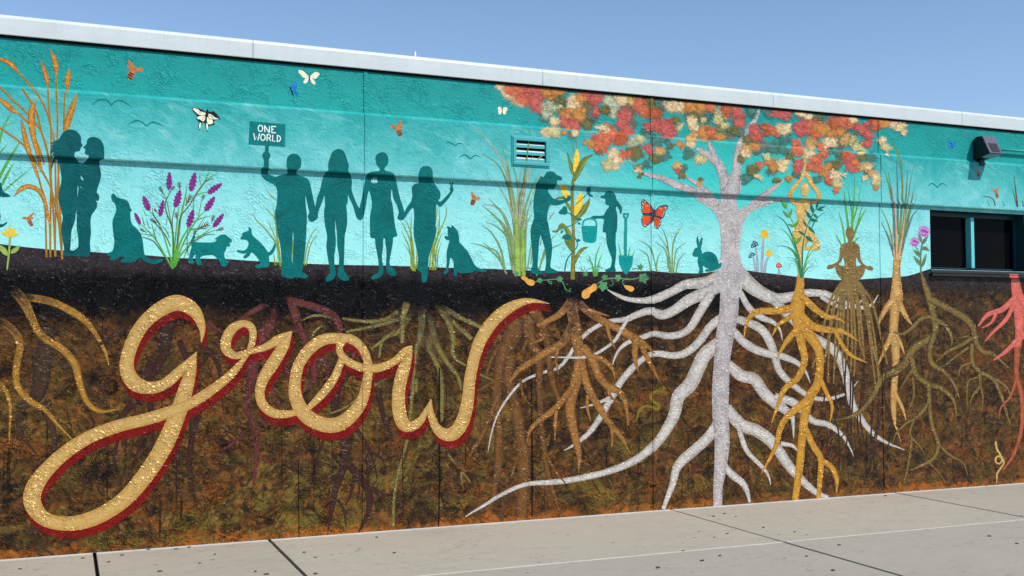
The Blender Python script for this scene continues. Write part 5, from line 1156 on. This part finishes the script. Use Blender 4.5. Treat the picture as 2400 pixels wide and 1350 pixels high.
# ---- birds, bees, butterflies, worms
for R, s, lb in (('T', ('728,828,4 780,792,14 840,792,12 880,832,10', '878,834,8 920,798,12 970,800,12 1048,850,3'), 'larger gull above the couple'), ('T', ('1018,982,4 1075,954,13 1120,965,12 1160,997,9', '1158,997,8 1200,968,12 1250,975,10 1302,1002,3'), 'lower gull between the couple and the swallowtail'),
                 ('C', ('1483,258,3 1510,250,8 1550,274,6', '1550,274,6 1580,256,7 1608,266,2'), 'upper gull left of the vent'), ('C', ('1580,354,3 1620,338,9 1658,369,7', '1658,369,7 1690,342,8 1727,354,2'), 'lower gull left of the vent'), ('H', ('376,557,3 405,540,8 443,569,6', '443,569,6 475,540,8 510,563,2'), 'gull above the window')):
    sheet('painted_bird', [stroke(R, q) for q in s], P_bird, 3, mural, lb)
def bee(label, R, hd, th, ab, wings, u):
    g = grp('painted_bee', label)
    def seg(a, b_): return math.degrees(math.atan2(b_[1] - a[1], b_[0] - a[0])), math.hypot(b_[0] - a[0], b_[1] - a[1])
    an, L = seg(th, ab)
    sheet('body', [ell(R, (th[0] + ab[0]) / 2, (th[1] + ab[1]) / 2, L * .55, u * .62, an), ell(R, th[0], th[1], u * .6, u * .6), ell(R, (th[0] + hd[0]) / 2, (th[1] + hd[1]) / 2, seg(th, hd)[1] * .5, u * .4, seg(th, hd)[0]), ell(R, hd[0], hd[1], u * .45, u * .45)], P_bee, 4, g)
    dx, dy = (ab[0] - th[0]) / L, (ab[1] - th[1]) / L
    sheet('stripes', [stroke(R, [(th[0] + dx * L * t - dy * u * .5, th[1] + dy * L * t + dx * u * .5, u * .28), (th[0] + dx * L * t + dy * u * .5, th[1] + dy * L * t - dx * u * .5, u * .28)], sub=1) for t in (.4, .62, .84)], P_beedark, 5, g)
    for i, wg in enumerate(wings):
        sheet('wing', [leaf(R, th[0], th[1], wg[0], wg[1], u * .85)], P_bee, 4.5, g, micro0=i)
bee('small brown bee above the yellow flower', 'A', (192, 711), (222, 716), (255, 776), ((272, 666), (272, 708)), 26)
bee('large copper bee near the top left', 'T', (1116, 552), (1058, 552), (1018, 628), ((1014, 470), (1002, 518)), 44)
bee('copper bee between the raised hand and the vent', 'C', (1106, 140), (1146, 152), (1168, 208), ((1172, 92), (1188, 140)), 30)
bee('copper bee above the prick-eared dog', 'C', (1714, 646), (1684, 641), (1669, 692), ((1664, 596),), 28)
bee('tiny orange bee under the floodlight', 'H', (746, 466), (728, 468), (729, 494), ((716, 430),), 14)
bee('small orange bee above the window', 'H', (835, 588), (853, 598), (864, 642), ((873, 564),), 19)
g = grp('painted_butterfly', 'cream and black swallowtail butterfly')
sheet('outline', [poly('T', '1513,849 1560,853 1602,868 1628,885 1640,856 1652,884 1692,880 1718,905 1745,943 1702,951 1692,965 1697,986 1662,994 1646,1002 1640,1048 1629,1010 1620,972 1600,967 1586,990 1577,1038 1567,1000 1574,962 1553,946 1558,915 1533,890', sub=1)], P_blackp, 3, g)
for i, s in enumerate(('1524,857 1562,863 1585,880 1618,890 1628,903 1600,912 1572,906 1546,886', '1566,922 1600,915 1626,918 1616,955 1600,958 1582,944 1562,942', '1648,902 1672,906 1702,930 1732,941 1690,944 1655,932', '1640,926 1660,938 1682,952 1684,974 1655,984 1638,964', '1584,968 1590,985 1579,1022 1574,990', '1634,972 1645,988 1640,1032 1632,1000')):
    sheet('wing', [poly('T', s)], P_cream, 4, g, micro0=i)
sheet('veins', [stroke('T', '1640,862,5 1632,900,8 1622,962,4'), stroke('T', '1630,905,3 1600,950,3', sub=1), stroke('T', '1636,905,3 1662,950,3', sub=1), ring('T', 1584, 888, 9, 9, 3, n=10), ring('T', 1680, 915, 8, 8, 3, n=10), stroke('T', '1640,900,3 1690,938,3', sub=1)], P_blackp, 5, g)
g = grp('painted_butterfly', 'cream butterfly beside the small blue one near the fascia')
for i, s in enumerate(('595,230 650,213 740,245 830,310 900,380 945,430 940,500 860,502 780,482 715,450 695,390 640,350 598,290', '945,490 935,580 880,660 800,682 763,640 790,570 850,508', '1010,430 1080,360 1150,300 1220,284 1300,310 1332,360 1300,420 1245,462 1220,512 1150,527 1080,502 1010,520', '1010,520 1090,520 1140,580 1197,680 1180,718 1110,712 1050,650 1010,580')):
    sheet('wing', [poly('V', s)], P_cream, 3, g, micro0=i)
sheet('body', [stroke('V', '975,412,48 978,608,44')], paint('butterfly_brown', (96, 88, 76)), 4, g)
g = grp('painted_butterfly', 'blue butterfly seen side on beside the cream one')
sheet('wing', [poly('V', '440,640 530,640 547,740 500,850 562,1092 490,1098 420,960 348,860 368,740')], P_blue, 3, g)
sheet('body', [stroke('V', '288,805,44 340,930,40 412,1098,56')], P_blackp, 4, g)
g = grp('painted_butterfly', 'small cream butterfly left of the autumn leaves')
sheet('wing', [poly('D', '349,8 365,-1 378,18 378,46 360,53 354,38 352,22')], P_cream, 3, g)
sheet('wing', [poly('D', '384,18 396,4 416,8 416,25 405,36 409,50 388,52')], P_cream, 3, g, micro0=1)
sheet('body', [stroke('D', '381,12,5 380,52,5')], P_beedark, 4, g)
g = grp('painted_butterfly', 'tiny blue butterfly left of the floodlight')
sheet('wing', [poly('H', '516,238 536,250 541,270 541,284 525,292 521,265', sub=1)], P_blue, 3, g)
sheet('wing', [poly('H', '544,270 562,243 572,250 563,275 550,297 543,286', sub=1)], P_blue, 3, g, micro0=1)
sheet('body', [stroke('H', '540,250,3 544,292,4')], P_blackp, 4, g)
g = grp('painted_butterfly', 'orange monarch butterfly with white-dotted edges')
mw = ('330,395 385,365 440,390 520,470 610,560 680,680 690,780 650,850 560,850 440,850 360,840 320,780 300,690 315,560 300,470', '360,850 480,860 640,860 660,960 640,1080 560,1160 470,1230 400,1240 340,1180 305,1080 310,960', '720,720 780,680 860,600 960,560 1080,545 1160,575 1140,660 1080,740 1060,830 1020,930 950,975 860,940 720,890', '690,890 760,890 900,940 945,1000 940,1120 900,1230 830,1300 770,1280 720,1220 700,1100 670,1010')
tips = ((690, 800), (680, 880), (710, 800), (690, 900))
for i, s in enumerate(mw):
    wv_ = sheet('wing', [poly('W', s)], P_monedge, 3, g, micro0=i)
    pts = parse(s); cx = sum(p[0] for p in pts) / len(pts) * .8 + tips[i][0] * .2; cy = sum(p[1] for p in pts) / len(pts) * .8 + tips[i][1] * .2
    sheet('wing_colour', [poly('W', [(cx + (x - cx) * .78, cy + (y - cy) * .78) for x, y in pts])], P_mon, 4, wv_)
    vn = []
    for q in range(2, len(pts) - 1, 2):
        vn.append(stroke('W', [(tips[i][0], tips[i][1], 12), (cx + (pts[q][0] - cx) * .8, cy + (pts[q][1] - cy) * .8, 7)], sub=1))
    sheet('veins', vn, P_monedge, 4.6, wv_)
sheet('dots', [ell('W', x, y, 13, 15, n=6) for x, y in parse('362,412 340,458 335,505 378,520 440,430 410,455 340,605 330,655 325,712 345,778 490,575 555,565 365,890 343,935 328,985 325,1065 355,1140 378,1175 450,1195 415,1200 890,640 935,675 1065,620 1112,625 1078,680 1035,768 1018,812 1000,862 968,912 918,1025 920,1070 908,1120 893,1165 862,1243 808,1253 755,1237')], P_white, 6, g)
sheet('body', [stroke('W', '712,665,24 702,760,54 685,880,60 655,1020,50 625,1110,14')], P_monedge, 7, g)
sheet('antennae', [stroke('W', '708,680,8 722,580,8 742,488,14'), stroke('W', '722,680,8 770,570,8 828,490,14')], P_monedge, 7, g, micro0=3)
sheet('painted_worm', [stroke('K', '1136,640,8 1132,668,14 1092,670,16 1070,692,16 1078,720,16 1110,738,16 1106,765,14 1070,750,14 1030,750,16 1005,780,12 994,825,4')], P_worm, 4, mural, 'large olive worm left of the thick white root')
sheet('painted_worm', [stroke('K', '805,1200,5 838,1198,11 850,1225,11 885,1240,5')], P_worm, 4, mural, 'faint olive worm near the pavement')
sheet('painted_worm', [stroke('M', '862,978,10 868,1015,11 888,1050,11 905,1090,11 888,1120,10 870,1150,9 868,1200,4'), ring('M', 878, 1075, 17, 20, 9, n=14)], P_wormp, 9, mural, 'pale looped worm near the right edge')
sheet('painted_worm', [stroke('L', '470,845,5 482,862,9 500,862,9 520,876,4')], P_worm, 6, mural, 'tiny worm beside the tree root')

P_seam = paint('black_run', (16, 12, 11), var=0.2)
for i, s in enumerate(('1030,862,3 1029,1000,4 1030,1120,3.5 1028,1238,3', '700,1075,1.5 700,1150,2.5 701,1282,2', '1246,760,2 1246,950,2.5 1247,1212,3', '943,1040,1 944,1120,2 945,1180,1', '414,1080,1 414,1150,1.6 415,1200,1', '660,1000,1 661,1100,1.8 660,1150,1', '1498,1010,1 1497,1060,2 1494,1120,1', '1422,1060,1.6 1422,1090,1.6', '240,740,1 240,800,1.6', '735,1020,1 736,1130,1.6 735,1200,1', '1090,1000,1 1091,1090,1.6', '1660,1060,1 1660,1120,1.4')):
    sheet('paint_run', [stroke('P', s)], P_seam, 3.4, mural, micro0=i)
